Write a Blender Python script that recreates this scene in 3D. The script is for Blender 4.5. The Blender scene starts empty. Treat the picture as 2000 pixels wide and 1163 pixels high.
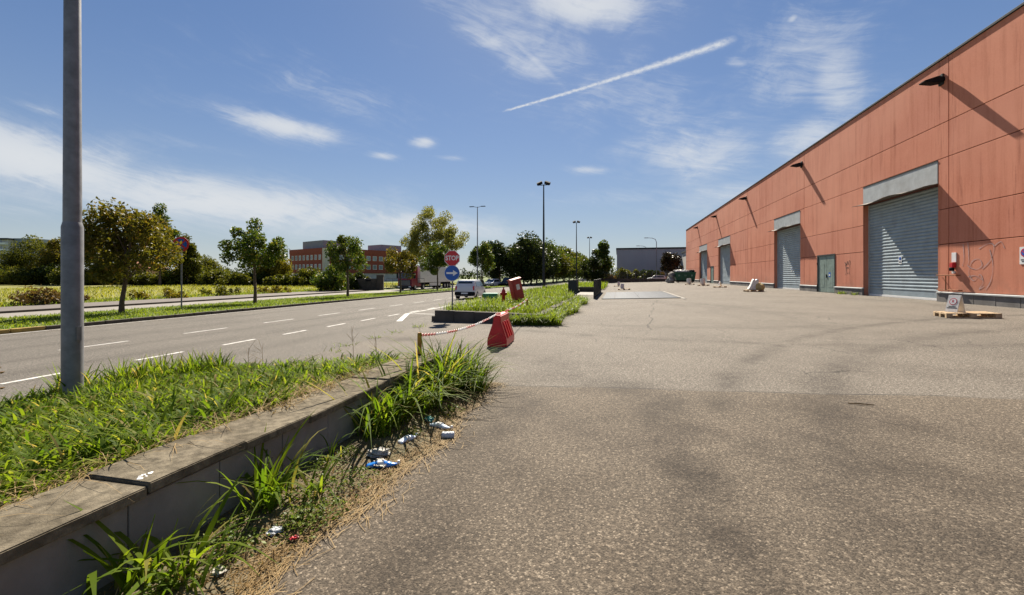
import bpy, bmesh, math, random
import numpy as np
from mathutils import Vector, Matrix
R = math.radians
scene = bpy.context.scene
C = scene.collection

# ------------------------------------------------------------------ camera
cam_d = bpy.data.cameras.new('camera'); cam = bpy.data.objects.new('camera', cam_d); C.objects.link(cam)
YAW = math.atan(207 / 850.0)
cam.location = (0, 0, 1.5); cam.rotation_euler = (R(90), 0, YAW)
cam_d.sensor_fit = 'HORIZONTAL'; cam_d.sensor_width = 36; cam_d.lens = 850 / 2000 * 36
cam_d.shift_y = -0.02125; cam_d.clip_start = 0.05; cam_d.clip_end = 6000
scene.camera = cam

# ------------------------------------------------------------------ light
SUN_AZ, SUN_EL = R(-11.0), R(43.0)          # azimuth from +Y, negative towards -X
sd = Vector((math.sin(SUN_AZ) * math.cos(SUN_EL), math.cos(SUN_AZ) * math.cos(SUN_EL), math.sin(SUN_EL)))
sun_d = bpy.data.lights.new('sun', 'SUN'); sun = bpy.data.objects.new('sun', sun_d); C.objects.link(sun)
sun_d.energy = 5.0; sun_d.angle = R(0.55); sun_d.color = (1.0, 0.91, 0.77)
sun.rotation_euler = sd.to_track_quat('Z', 'Y').to_euler(); sun.location = (0, 40, 60)

scene.view_settings.view_transform = 'Standard'; scene.view_settings.look = 'None'
scene.view_settings.exposure = 1.18; scene.view_settings.gamma = 1.0
scene.view_settings.use_curve_mapping = False
scene.cycles.use_denoising = True
scene.cycles.max_bounces = 6; scene.cycles.transparent_max_bounces = 8
scene.cycles.sample_clamp_indirect = 6

# ------------------------------------------------------------------ sky
W = bpy.data.worlds.new('World'); scene.world = W; W.use_nodes = True
nt = W.node_tree; N = nt.nodes; L = nt.links; N.clear()
class NG:                                    # tiny node-graph helper
    def __init__(s, t): s.t = t
    def n(s, typ, **k):
        o = s.t.nodes.new(typ)
        for a, b in k.items(): setattr(o, a, b)
        return o
    def put(s, sock, v):
        if isinstance(v, bpy.types.NodeSocket): s.t.links.new(v, sock)
        elif v is not None: sock.default_value = v
    def m(s, op, a, b=None, c=None, clamp=False):
        o = s.n('ShaderNodeMath', operation=op, use_clamp=clamp)
        for i, v in enumerate((a, b, c)): s.put(o.inputs[i], v)
        return o.outputs[0]
    def vm(s, op, a, b=None):
        o = s.n('ShaderNodeVectorMath', operation=op); s.put(o.inputs[0], a); s.put(o.inputs[1], b)
        return o.outputs[0]
    def noise(s, vec, scale, detail=4, rough=.55, dist=0.0, out=0):
        o = s.n('ShaderNodeTexNoise'); s.put(o.inputs['Vector'], vec)
        o.inputs['Scale'].default_value = scale; o.inputs['Detail'].default_value = detail
        o.inputs['Roughness'].default_value = rough; o.inputs['Distortion'].default_value = dist
        return o.outputs[out]
    def mapr(s, v, a, b, c=0., d=1., smooth=False):
        o = s.n('ShaderNodeMapRange', clamp=True)
        if smooth: o.interpolation_type = 'SMOOTHSTEP'
        s.put(o.inputs[0], v)
        for i, x in enumerate((a, b, c, d)): o.inputs[i + 1].default_value = x
        return o.outputs[0]
    def mix(s, f, a, b, typ='MIX'):
        o = s.n('ShaderNodeMix', data_type='RGBA', blend_type=typ)
        s.put(o.inputs[0], f)
        for i, v in ((6, a), (7, b)):
            if isinstance(v, (tuple, list)) and len(v) == 3: v = (*v, 1)
            s.put(o.inputs[i], v)
        return o.outputs[2]
    def comb(s, x, y, z):
        o = s.n('ShaderNodeCombineXYZ')
        for i, v in enumerate((x, y, z)): s.put(o.inputs[i], v)
        return o.outputs[0]
g = NG(nt)
sky = g.n('ShaderNodeTexSky', sky_type='NISHITA', sun_disc=False)
sky.sun_elevation = SUN_EL; sky.sun_rotation = SUN_AZ
sky.air_density = 1.0; sky.dust_density = 0.25; sky.ozone_density = 2.2; sky.altitude = 100
tc = g.n('ShaderNodeTexCoord'); dirv = g.vm('NORMALIZE', tc.outputs['Generated'])
sp = g.n('ShaderNodeSeparateXYZ'); L.new(dirv, sp.inputs[0])
az = g.m('MULTIPLY', g.m('ARCTAN2', sp.outputs[0], sp.outputs[1]), 180 / math.pi)
el = g.m('MULTIPLY', g.m('ARCSINE', sp.outputs[2]), 180 / math.pi)
elc = g.m('MAXIMUM', el, 0.0)
# wispy texture: stretched, warped noise over azimuth / elevation
ae = g.comb(az, g.m('MULTIPLY', elc, 1.9), 0.0)
warp = g.noise(ae, 0.06, 3, .5, out=1)
aw = g.vm('ADD', ae, g.vm('MULTIPLY', g.vm('SUBTRACT', warp, (.5, .5, .5)), (9, 7, 0)))
wisp = g.noise(aw, 0.16, 9, .64, 0.4)
rot = g.n('ShaderNodeVectorRotate', rotation_type='Z_AXIS'); L.new(aw, rot.inputs['Vector']); rot.inputs['Angle'].default_value = R(28)
fine = g.noise(g.vm('MULTIPLY', rot.outputs[0], (0.30, 1.7, 1)), 0.55, 8, .68, 0.4)
tex = g.m('ADD', g.m('MULTIPLY', wisp, .62), g.m('MULTIPLY', fine, .38))
def blob(a0, e0, ra, re, tilt, amp):
    ca, sa = math.cos(R(tilt)), math.sin(R(tilt))
    da = g.m('SUBTRACT', az, a0); de = g.m('SUBTRACT', el, e0)
    u = g.m('MULTIPLY_ADD', da, ca / ra, g.m('MULTIPLY', de, sa / ra))
    v = g.m('MULTIPLY_ADD', da, -sa / re, g.m('MULTIPLY', de, ca / re))
    r2 = g.m('MULTIPLY_ADD', u, u, g.m('MULTIPLY', v, v))
    return g.m('MULTIPLY', g.m('EXPONENT', g.m('MULTIPLY', r2, -1.0)), amp)
blobs = [(-41, 16.9, 9, 1.7, -4, 1.0), (-25.0, 16.8, 2.2, .9, 5, .95), (-30.2, 14.8, 2.4, .6, -3, .85), (-21.5, 15.0, 2.6, .5, 0, .6),
         (-62, 10.2, 15, 3.8, -10, 1.1), (-46, 7.9, 27, 3.6, -3, 1.1), (-26, 6.6, 17, 2.1, -3, 1.0), (9.0, 14.4, 11, 4.6, -10, .82), (13, 9.5, 12, 3.0, 8, .7), (-4, 13.5, 5, .7, -4, .75), (2, 10, 14, 1.4, 0, .5),
         (23.0, 19.5, 3.4, 6.0, 12, .8), (20.0, 14.2, 6, 3.4, 20, .8), (-4, 31.6, 11, 3.0, -8, 1.0), (-15, 27.5, 13, 2.0, -27, .75), (-11, 26.5, 9, .9, -38, .7), (-22, 30, 8, .8, -30, .5),
         (4, 20, 22, 6.5, -15, .52), (-12, 29, 18, 4.5, -25, .60), (20, 22, 9, 8, 10, .60), (-36, 21, 16, 3.5, -10, .42), (30, 13, 12, 6, 0, .5), (13.6, 23.6, 2.0, .9, -20, .6), (19.1, 26.4, .8, .5, 20, .7), (-61, 14.5, 2.4, .55, -8, .75), (-50, 13.5, 6, .8, 0, .45),
         (75, 14, 26, 4, 5, .8), (120, 22, 22, 6, -10, .8), (-105, 16, 26, 5, 6, .8), (-150, 26, 24, 6, -8, .8), (170, 13, 20, 4, 0, .8), (60, 42, 22, 5, 14, .6), (-70, 48, 22, 5, -12, .6)]
msk = None
for b in blobs:
    v = blob(*b); msk = v if msk is None else g.m('MAXIMUM', msk, v)
cl = g.m('ADD', tex, g.m('MULTIPLY', msk, 0.46))
cloud = g.mapr(cl, .56, 1.0, 0, 1, True)
cloud = g.m('MULTIPLY', cloud, g.m('MULTIPLY_ADD', msk, .7, .2))
# contrail: a straight, slightly ragged line in the sky
ax, ay, bx_, by_ = -15.2, 20.6, 13.9, 25.9
lx, ly = bx_ - ax, by_ - ay; ll = math.hypot(lx, ly)
tt = g.m('MULTIPLY_ADD', g.m('SUBTRACT', az, ax), lx / ll**2, g.m('MULTIPLY', g.m('SUBTRACT', el, ay), ly / ll**2))
dd = g.m('MULTIPLY_ADD', g.m('SUBTRACT', az, ax), -ly / ll, g.m('MULTIPLY', g.m('SUBTRACT', el, ay), lx / ll))
dd = g.m('ADD', dd, g.m('MULTIPLY', g.m('MULTIPLY', tt, g.m('SUBTRACT', 1.0, tt)), -2.0))
dd = g.m('ADD', dd, g.m('MULTIPLY', g.m('SUBTRACT', g.noise(ae, 2.2, 4, .6), .5), .35))
wid = g.m('MULTIPLY_ADD', tt, .26, .10)
q = g.m('DIVIDE', dd, wid)
trail = g.m('EXPONENT', g.m('MULTIPLY', g.m('MULTIPLY', q, q), -1.0))
trail = g.m('MULTIPLY', trail, g.m('MULTIPLY', g.mapr(tt, 0, .06), g.mapr(tt, 1.0, .93)))
trail = g.m('MULTIPLY', trail, g.mapr(g.noise(ae, 1.4, 4, .6), .25, .55, .35, .9))
cloud = g.m('MAXIMUM', cloud, trail)
hz_ = g.m('MULTIPLY', g.m('EXPONENT', g.m('MULTIPLY', elc, -1 / 8.5)), .62)      # milky air low over the horizon, all round
cloud = g.m('MAXIMUM', cloud, g.m('ADD', hz_, g.m('MULTIPLY', cloud, .5)))
lum = g.n('ShaderNodeRGBToBW'); L.new(sky.outputs[0], lum.inputs[0])
kk = g.m('DIVIDE', 1.0, g.m('MULTIPLY_ADD', lum.outputs[0], 1 / 8.0, 1.0))          # tone curve in the sky colour tames the glow round the sun
skyc = g.vm('MULTIPLY', sky.outputs[0], g.comb(g.m('MULTIPLY', kk, .80), g.m('MULTIPLY', kk, .93), g.m('MULTIPLY', kk, 1.10)))
out = g.mix(g.m('MULTIPLY', cloud, .94), skyc, (6.6, 6.8, 7.0))
bg = g.n('ShaderNodeBackground'); L.new(out, bg.inputs[0]); bg.inputs[1].default_value = 0.05
ow = g.n('ShaderNodeOutputWorld'); L.new(bg.outputs[0], ow.inputs[0])

# ------------------------------------------------------------------ helpers
rng = random.Random(7)
def gz(x): return 0.027 * max(-30.0, min(20.0, x))       # the whole site falls gently towards the road
CA, SA = math.cos(YAW), math.sin(YAW)
def site(lat, dep): return (lat * CA - dep * SA, dep * CA + lat * SA)   # far buildings stand on a grid turned 13.7 degrees to the yard

def tag(o, label=None, cat=None, group=None, kind=None):
    if label: o['label'] = label
    if cat: o['category'] = cat
    if group: o['group'] = group
    if kind: o['kind'] = kind
    return o
def empty(name, loc=(0, 0, 0), rz=0, label=None, cat=None, group=None):
    o = bpy.data.objects.new(name, None); C.objects.link(o); o.location = loc; o.rotation_euler = (0, 0, rz)
    o.empty_display_size = .2
    return tag(o, label, cat, group)
class MB:
    """collects shapes and links them as one mesh object"""
    def __init__(s): s.v = []; s.f = []
    def add(s, vs, fs):
        b = len(s.v); s.v += [tuple(v) for v in vs]; s.f += [tuple(i + b for i in f) for f in fs]; return s
    def box(s, x0, x1, y0, y1, z0, z1, M=None):
        vs = [Vector(p) for p in ((x0,y0,z0),(x1,y0,z0),(x1,y1,z0),(x0,y1,z0),(x0,y0,z1),(x1,y0,z1),(x1,y1,z1),(x0,y1,z1))]
        if M is not None: vs = [M @ v for v in vs]
        return s.add(vs, [(0,3,2,1),(4,5,6,7),(0,1,5,4),(1,2,6,5),(2,3,7,6),(3,0,4,7)])
    def tube(s, pts, rad, n=8, cap=True):
        pts = [Vector(p) for p in pts]; b = len(s.v); m = len(pts)
        rad = rad if isinstance(rad, (list, tuple)) else [rad] * m
        for i, p in enumerate(pts):
            d = (pts[min(i + 1, m - 1)] - pts[max(i - 1, 0)]).normalized()
            u = d.orthogonal().normalized() if i == 0 else (u - d * u.dot(d)).normalized()
            w = d.cross(u)
            for k in range(n):
                a = 2 * math.pi * k / n; s.v.append(tuple(p + (u * math.cos(a) + w * math.sin(a)) * rad[i]))
        for i in range(m - 1):
            for k in range(n):
                s.f.append((b + i*n + k, b + i*n + (k+1) % n, b + (i+1)*n + (k+1) % n, b + (i+1)*n + k))
        if cap:
            s.f.append(tuple(b + k for k in range(n))[::-1]); s.f.append(tuple(b + (m-1)*n + k for k in range(n)))
        return s
    def prism(s, poly, axis, a, b):
        """poly: 2-D outline; extruded along axis 'x'|'y'|'z' from a to b"""
        n = len(poly)
        def P(p, t): return {'x': (t, p[0], p[1]), 'y': (p[0], t, p[1]), 'z': (p[0], p[1], t)}[axis]
        vs = [P(p, a) for p in poly] + [P(p, b) for p in poly]
        return s.add(vs, [tuple(range(n))[::-1], tuple(range(n, 2*n))] + [(i, (i+1) % n, n + (i+1) % n, n + i) for i in range(n)])
    def lathe(s, prof, n=16, c=(0,0,0), axis='z'):
        b = len(s.v); m = len(prof)
        for r, h in prof:
            for k in range(n):
                a = 2*math.pi*k/n; x, y = r*math.cos(a), r*math.sin(a)
                p = {'z': (x, y, h), 'x': (h, x, y), 'y': (x, h, y)}[axis]
                s.v.append((p[0]+c[0], p[1]+c[1], p[2]+c[2]))
        for i in range(m-1):
            for k in range(n): s.f.append((b+i*n+k, b+i*n+(k+1) % n, b+(i+1)*n+(k+1) % n, b+(i+1)*n+k))
        s.f.append(tuple(b+k for k in range(n))[::-1]); s.f.append(tuple(b+(m-1)*n+k for k in range(n)))
        return s
    def build(s, name, mat, parent=None, bevel=0, smooth=False, loc=None, rz=None, seg=2):
        me = bpy.data.meshes.new(name); me.from_pydata(s.v, [], s.f)
        bm = bmesh.new(); bm.from_mesh(me); bmesh.ops.recalc_face_normals(bm, faces=bm.faces)
        if bevel: bmesh.ops.bevel(bm, geom=list(bm.edges), offset=bevel, segments=seg, affect='EDGES', clamp_overlap=True)
        if smooth:
            for f in bm.faces: f.smooth = True
            for e in bm.edges:
                if len(e.link_faces) == 2 and e.calc_face_angle(0) > R(40): e.smooth = False
        bm.to_mesh(me); bm.free()
        me.materials.append(mat)
        o = bpy.data.objects.new(name, me); C.objects.link(o)
        if parent is not None: o.parent = parent
        if loc is not None: o.location = loc
        if rz is not None: o.rotation_euler = (0, 0, rz)
        return o
def link_copy(o, parent, loc=None, rot=None, scale=None):
    c = o.copy(); C.objects.link(c); c.parent = parent
    if loc is not None: c.location = loc
    if rot is not None: c.rotation_euler = rot
    if scale is not None: c.scale = scale
    return c
def copy_tree(o, parent=None):
    c = o.copy(); C.objects.link(c); c.parent = parent
    for ch in list(o.children): copy_tree(ch, c)
    return c
def np_mesh(name, V, F, mat, parent=None, smooth=False):
    """fast mesh from numpy: V (n,3), F (m,3|4)"""
    me = bpy.data.meshes.new(name); k = F.shape[1]
    me.vertices.add(len(V)); me.vertices.foreach_set('co', V.astype(np.float32).ravel())
    me.loops.add(F.size); me.loops.foreach_set('vertex_index', F.astype(np.int32).ravel())
    me.polygons.add(len(F)); me.polygons.foreach_set('loop_start', np.arange(0, F.size, k, dtype=np.int32))
    me.polygons.foreach_set('loop_total', np.full(len(F), k, dtype=np.int32))
    if smooth: me.polygons.foreach_set('use_smooth', np.ones(len(F), dtype=bool))
    me.update(); me.validate(); me.materials.append(mat)
    o = bpy.data.objects.new(name, me); C.objects.link(o)
    if parent is not None: o.parent = parent
    return o
def text_mesh(name, body, size, mat, parent, M, align='CENTER', bold=0.0, sx=1.0):
    cu = bpy.data.curves.new(name, 'FONT'); cu.body = body; cu.size = size; cu.align_x = align; cu.align_y = 'CENTER'
    cu.offset = bold; cu.resolution_u = 3
    t = bpy.data.objects.new(name, cu); C.objects.link(t)
    dg = bpy.context.evaluated_depsgraph_get(); me = bpy.data.meshes.new_from_object(t.evaluated_get(dg))
    bpy.data.objects.remove(t); bpy.data.curves.remove(cu)
    me.transform(M @ Matrix.Diagonal((sx, 1, 1, 1))); me.materials.clear(); me.materials.append(mat); me.name = name
    o = bpy.data.objects.new(name, me); C.objects.link(o); o.parent = parent
    return o

# ------------------------------------------------------------------ materials
def pmat(name, col, rough=.8, var=.15, scale=3.0, bump=0.0, bscale=None, metal=0.0, spec=.5, dirt=None, dscale=.6, damt=.5, stretch=(1, 1, 1), space='obj', trans=0.0, coat=0.0):
    m = bpy.data.materials.new(name); m.use_nodes = True; t = m.node_tree; q = NG(t); b = t.nodes['Principled BSDF']
    if space == 'obj': vec = q.n('ShaderNodeTexCoord').outputs['Object']
    else: vec = q.n('ShaderNodeNewGeometry').outputs['Position']
    vec = q.vm('MULTIPLY', vec, stretch)
    c = (*col, 1)
    n1 = q.noise(vec, scale, 6, .6)
    f = q.mapr(n1, .3, .7, 1 - var, 1 + var)
    cc = q.n('ShaderNodeCombineColor'); [t.links.new(f, cc.inputs[i]) for i in range(3)]
    colr = q.mix(1.0, c, cc.outputs[0], 'MULTIPLY')
    if dirt:
        dn = q.noise(vec, dscale, 7, .65, .3); colr = q.mix(q.mapr(dn, .45, .72, 0, damt), colr, dirt)
    t.links.new(colr, b.inputs['Base Color'])
    b.inputs['Roughness'].default_value = rough; b.inputs['Metallic'].default_value = metal
    b.inputs['Specular IOR Level'].default_value = spec
    if coat: b.inputs['Coat Weight'].default_value = coat
    if bump:
        bn = q.n('ShaderNodeBump'); bn.inputs['Strength'].default_value = bump; bn.inputs['Distance'].default_value = .02
        t.links.new(q.noise(vec, bscale or scale * 8, 5, .65), bn.inputs['Height']); t.links.new(bn.outputs[0], b.inputs['Normal'])
    return m
def leafmat(name, c1, c2, trans=.45, rough=.45, scale=.5, c3=None):
    """leaf: diffuse + translucent; colour varies from clump to clump"""
    m = bpy.data.materials.new(name); m.use_nodes = True; t = m.node_tree; q = NG(t); t.nodes.clear()
    pos = q.n('ShaderNodeNewGeometry')
    n1 = q.noise(pos.outputs['Position'], scale, 4, .6)
    rnd = q.m('ADD', q.m('MULTIPLY', n1, .6), q.m('MULTIPLY', pos.outputs['Random Per Island'], .4))
    col = q.mix(q.mapr(rnd, .3, .7), c1, c2)
    if c3: col = q.mix(q.mapr(pos.outputs['Random Per Island'], .86, .97), col, c3)
    p = q.n('ShaderNodeBsdfPrincipled'); t.links.new(col, p.inputs['Base Color']); p.inputs['Roughness'].default_value = rough
    p.inputs['Specular IOR Level'].default_value = .12
    tr = q.n('ShaderNodeBsdfTranslucent'); tcol = q.mix(1.0, col, (1.25, 1.25, .6), 'MULTIPLY'); t.links.new(tcol, tr.inputs[0])
    mx = q.n('ShaderNodeMixShader'); mx.inputs[0].default_value = trans
    t.links.new(p.outputs[0], mx.inputs[1]); t.links.new(tr.outputs[0], mx.inputs[2])
    o = q.n('ShaderNodeOutputMaterial'); t.links.new(mx.outputs[0], o.inputs[0])
    return m
M = {}
M['galv'] = pmat('galvanised_steel', (.19, .19, .20), .55, .25, 7, .05, 40, metal=.35)
M['dark_metal'] = pmat('dark_metal', (.035, .04, .042), .75, .2, 8, spec=.2)
M['black'] = pmat('black_plastic', (.012, .012, .014), .8, .2, 8, spec=.15)
M['rubber'] = pmat('tyre_rubber', (.018, .018, .02), .85, .2, 20)
M['steel'] = pmat('bare_steel', (.42, .43, .45), .38, .12, 12, metal=.8)
M['white'] = pmat('white_paint', (.78, .78, .76), .45, .06, 4)
M['offwhite'] = pmat('off_white_plastic', (.72, .70, .66), .55, .1, 6, dirt=(.3, .26, .2), damt=.35, dscale=4)
M['red'] = pmat('sign_red', (.55, .02, .03), .4, .06, 6)
M['blue'] = pmat('sign_blue', (.01, .10, .42), .4, .06, 6)
M['glass'] = pmat('window_glass', (.02, .028, .035), .08, .1, 2, spec=.8)
M['wood'] = pmat('pallet_wood', (.50, .36, .21), .8, .3, 9, .25, 60, stretch=(1, 1, 1), dirt=(.2, .14, .09), dscale=5, damt=.5)
M['concrete'] = pmat('concrete', (.30, .28, .25), .9, .2, 2.5, .3, 60, dirt=(.13, .115, .09), dscale=1.4)

# ------------------------------------------------------------------ ground surfaces
def asphalt(name, base, yard=False):
    m = bpy.data.materials.new(name); m.use_nodes = True; t = m.node_tree; q = NG(t); b = t.nodes['Principled BSDF']
    pos = q.n('ShaderNodeNewGeometry').outputs['Position']
    flat = q.vm('MULTIPLY', pos, (1, 1, 0))
    col = q.mix(q.mapr(q.noise(flat, .35, 6, .62), .32, .68), tuple(c * .80 for c in base), tuple(c * 1.12 for c in base))
    col = q.mix(q.mapr(q.noise(q.vm('MULTIPLY', flat, (1, .3, 1)), .9, 5, .6, .4), .52, .75, 0, .35), col, tuple(c * .55 for c in base))
    # exposed aggregate: pale and dark stones a centimetre across
    vo = q.n('ShaderNodeTexVoronoi', feature='F1'); q.put(vo.inputs['Vector'], flat); vo.inputs['Scale'].default_value = 105
    sep = q.n('ShaderNodeSeparateColor'); t.links.new(vo.outputs['Color'], sep.inputs[0])
    col = q.mix(q.mapr(sep.outputs[0], .10, .42, .85, 0), col, tuple(c * .25 for c in base))
    col = q.mix(q.mapr(sep.outputs[1], .86, .98, 0, .8), col, (.46, .41, .34))
    col = q.mix(q.mapr(q.noise(flat, 34, 3, .75), .41, .57, .80, 0), col, tuple(c * .34 for c in base))
    v2 = q.n('ShaderNodeTexVoronoi', feature='F1'); q.put(v2.inputs['Vector'], flat); v2.inputs['Scale'].default_value = 48
    s2 = q.n('ShaderNodeSeparateColor'); t.links.new(v2.outputs['Color'], s2.inputs[0])
    col = q.mix(q.m('MULTIPLY', q.mapr(s2.outputs[2], .88, .94), q.mapr(v2.outputs['Distance'], .22, .40, .55, 0)), col, (.46, .41, .34))
    # hairline crack network
    wv = q.vm('ADD', flat, q.vm('MULTIPLY', q.vm('SUBTRACT', q.noise(flat, 1.1, 4, .6, 0, 1), (.5, .5, .5)), (.9, .9, 0)))
    ve = q.n('ShaderNodeTexVoronoi', feature='DISTANCE_TO_EDGE'); q.put(ve.inputs['Vector'], wv); ve.inputs['Scale'].default_value = .33
    ck = q.m('MULTIPLY', q.mapr(ve.outputs['Distance'], .0012, .0045, .75, 0), q.mapr(q.noise(flat, .45, 3, .5), .50, .60))
    col = q.mix(ck, col, (.03, .026, .022))
    if not yard:
        sr = q.n('ShaderNodeSeparateXYZ'); t.links.new(pos, sr.inputs[0]); tr_ = None
        for cx in (-8.1, -10.7, -12.6, -15.4, -18.2):
            dd = q.m('DIVIDE', q.m('SUBTRACT', sr.outputs[0], cx), .38); e = q.m('EXPONENT', q.m('MULTIPLY', q.m('MULTIPLY', dd, dd), -1.)); tr_ = e if tr_ is None else q.m('MAXIMUM', tr_, e)
        tr_ = q.m('MULTIPLY', tr_, q.mapr(q.noise(q.vm('MULTIPLY', flat, (1, .12, 1)), 1.0, 5, .65), .35, .65, .05, .55))
        col = q.mix(tr_, col, q.mix(1., col, (.55, .54, .53), 'MULTIPLY'))
        kd_ = q.m('MULTIPLY', q.mapr(sr.outputs[0], -19.6, -21.2), q.mapr(q.noise(flat, 1.4, 5, .6), .35, .6, .1, .7)); col = q.mix(kd_, col, (.07, .055, .035))
    if yard:
        sy = q.n('ShaderNodeSeparateXYZ'); t.links.new(pos, sy.inputs[0]); X, Y = sy.outputs[0], sy.outputs[1]
        wob = q.m('MULTIPLY', q.m('SUBTRACT', q.noise(flat, .9, 5, .6), .5), .28)
        d = q.m('ADD', q.m('SUBTRACT', Y, q.m('MULTIPLY_ADD', X, .03, 5.98)), wob)
        near = q.mapr(d, -.06, .02, 1, 0)                         # older, browner laying of asphalt this side of the joint
        col = q.mix(q.m('MULTIPLY', near, .8), col, q.mix(1., col, (.76, .68, .58), 'MULTIPLY'))
        crack = q.mapr(q.m('ABSOLUTE', d), .006, .02, .85, 0)
        crack = q.m('MULTIPLY', crack, q.mapr(q.noise(flat, 1.3, 3), .35, .5)); crack = q.m('MULTIPLY', crack, q.mapr(X, 3.2, 5.0, 1, 0))
        # tyre-blackened bands
        def band(cx, cy, rad, w, a):
            r = q.m('SQRT', q.m('ADD', q.m('POWER', q.m('SUBTRACT', X, cx), 2.), q.m('POWER', q.m('SUBTRACT', Y, cy), 2.)))
            dd = q.m('DIVIDE', q.m('SUBTRACT', r, rad), w)
            e = q.m('EXPONENT', q.m('MULTIPLY', q.m('MULTIPLY', dd, dd), -1.))
            return q.m('MULTIPLY', e, q.m('MULTIPLY', q.mapr(q.noise(flat, .8, 6, .7), .36, .64), a))
        st = band(16.5, 1.0, 16.0, .20, .85)
        for a in ((15.0, .5, 13.7, .30, .7), (-9, 0, 10.9, .42, .75), (-6.5, -3, 9.6, .5, .55), (3.0, 22.5, 9.5, .35, .5), (5.0, 24, 14.0, .22, .6), (-12, 16, 17.5, .3, .4), (22, 30, 20.5, .5, .4)):
            st = q.m('MAXIMUM', st, band(*a))
        def lane(cx, w, y0, y1, a, k=.0):
            dd = q.m('DIVIDE', q.m('SUBTRACT', q.m('ADD', X, q.m('MULTIPLY', q.m('SUBTRACT', q.noise(flat, .7, 4, .6), .5), .7)), q.m('MULTIPLY_ADD', Y, k, cx)), w)
            e = q.m('MULTIPLY', q.m('EXPONENT', q.m('MULTIPLY', q.m('MULTIPLY', dd, dd), -1.)), q.m('MULTIPLY', q.mapr(Y, y1, y1 - .8), q.mapr(Y, y0, y0 + .8)))
            return q.m('MULTIPLY', e, q.m('MULTIPLY', q.mapr(q.noise(flat, 1.6, 6, .7), .30, .62), a))
        for a in ((.62, .30, -2, 6.3, 1.0, -.03), (1.9, .6, .5, 5.2, .7), (-1.15, .4, .5, 6.1, .7), (3.3, .8, 1, 4.5, .55)): st = q.m('MAXIMUM', st, lane(*a))
        col = q.mix(st, col, q.mix(1., col, (.34, .32, .31), 'MULTIPLY'))
        blot = q.m('MULTIPLY', q.mapr(q.noise(flat, .62, 6, .68, .3), .50, .68, 0, .62), q.mapr(Y, 5.5, 9.0, 1, .35))
        col = q.mix(blot, col, q.mix(1., col, (.42, .38, .34), 'MULTIPLY'))
        col = q.mix(crack, col, (.02, .018, .016))
        lng = q.m('ADD', q.m('SUBTRACT', X, q.m('MULTIPLY_ADD', Y, .095, -.4)), q.m('MULTIPLY', q.m('SUBTRACT', q.noise(flat, .35, 4, .6), .5), 1.0))
        lc = q.m('MULTIPLY', q.mapr(q.m('ABSOLUTE', lng), .012, .035, .7, 0), q.m('MULTIPLY', q.mapr(Y, 11, 13.5), q.mapr(q.noise(flat, .5, 3), .38, .52)))
        col = q.mix(lc, col, (.03, .026, .022))
    t.links.new(col, b.inputs['Base Color']); b.inputs['Roughness'].default_value = .88; b.inputs['Specular IOR Level'].default_value = .25
    bp = q.n('ShaderNodeBump'); bp.inputs['Strength'].default_value = .32; bp.inputs['Distance'].default_value = .012
    hh = q.m('ADD', q.m('MULTIPLY', vo.outputs['Distance'], -1.2), q.noise(flat, 60, 3, .6))
    t.links.new(hh, bp.inputs['Height']); t.links.new(bp.outputs[0], b.inputs['Normal'])
    return m
M['yard'] = asphalt('yard_asphalt', (.188, .162, .131), True)
M['road'] = asphalt('road_asphalt', (.168, .150, .127))
M['pave'] = pmat('pavement', (.135, .115, .10), .9, .15, 1.5, .2, 40, space='w')
M['svc'] = pmat('service_road', (.22, .20, .17), .9, .12, .8, .2, 40, space='w')
M['soil'] = pmat('soil', (.12, .095, .055), .95, .35, 2.2, .5, 25, space='w', dirt=(.07, .085, .025), dscale=.8, damt=.7)
M['turf'] = pmat('turf_ground', (.085, .12, .016), .95, .35, 1.6, .5, 12, space='w', dirt=(.13, .13, .03), dscale=.7, damt=.5)
M['field'] = pmat('field_ground', (.20, .19, .028), .95, .3, .5, .4, 6, space='w', dirt=(.10, .12, .03), dscale=.15, damt=.7)
M['line'] = pmat('road_marking', (.60, .58, .54), .8, .2, 14, space='w', dirt=(.17, .155, .13), dscale=5, damt=.95)

def sheet(name, left, right, t0, t1, mat, dz=0.0, step=8.0, kind='structure', parent=None):
    """strip of ground between two edges left(t), right(t) (numbers or functions), following the fall of the site"""
    lf = left if callable(left) else (lambda t: left); rf = right if callable(right) else (lambda t: right)
    n = max(1, int((t1 - t0) / step)); V = []; F = []
    for i in range(n + 1):
        t = t0 + (t1 - t0) * i / n; a, b = lf(t), rf(t)
        xs = sorted({a, b} | {k for k in (-30.0, 20.0) if a < k < b})
        if len(xs) < 4: xs = [a + (b - a) * k / 3 for k in range(4)] if not any(a < k < b for k in (-30., 20.)) else (xs + [(xs[-1] + xs[-2]) / 2] * (4 - len(xs)))
        xs = sorted(xs)[:4]
        V += [(x, t, gz(x) + dz) for x in xs]
    for i in range(n):
        for k in range(3): F.append((i*4+k, i*4+k+1, (i+1)*4+k+1, (i+1)*4+k))
    me = bpy.data.meshes.new(name); me.from_pydata(V, [], F); me.materials.append(mat)
    o = bpy.data.objects.new(name, me); C.objects.link(o)
    if parent: o.parent = parent
    if kind: o['kind'] = kind
    return o
def kerbx(t):        # far kerb of the road: straight, then swinging gently right
    return float(np.interp(t, [-60, 44, 58, 76, 112, 205, 400], [-21.3, -21.3, -20.4, -18.9, -17.6, -15.0, -12]))
def vergex(t): return float(np.interp(t, [-60, 40, 60, 80, 120, 400], [-31.2, -31.2, -29.5, -25.5, -23.5, -20]))
EDGE = -6.3
gm = MB(); gm.add([(-1500, -300, -.95), (1500, -300, -.95), (1500, 2500, -.95), (-1500, 2500, -.95)], [(0, 1, 2, 3)])
o = gm.build('ground', M['turf']); o['kind'] = 'structure'
sheet('yard', EDGE, 60.0, -40, 104, M['yard'])
sheet('road', kerbx, EDGE, -60, 400, M['road'])
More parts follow.
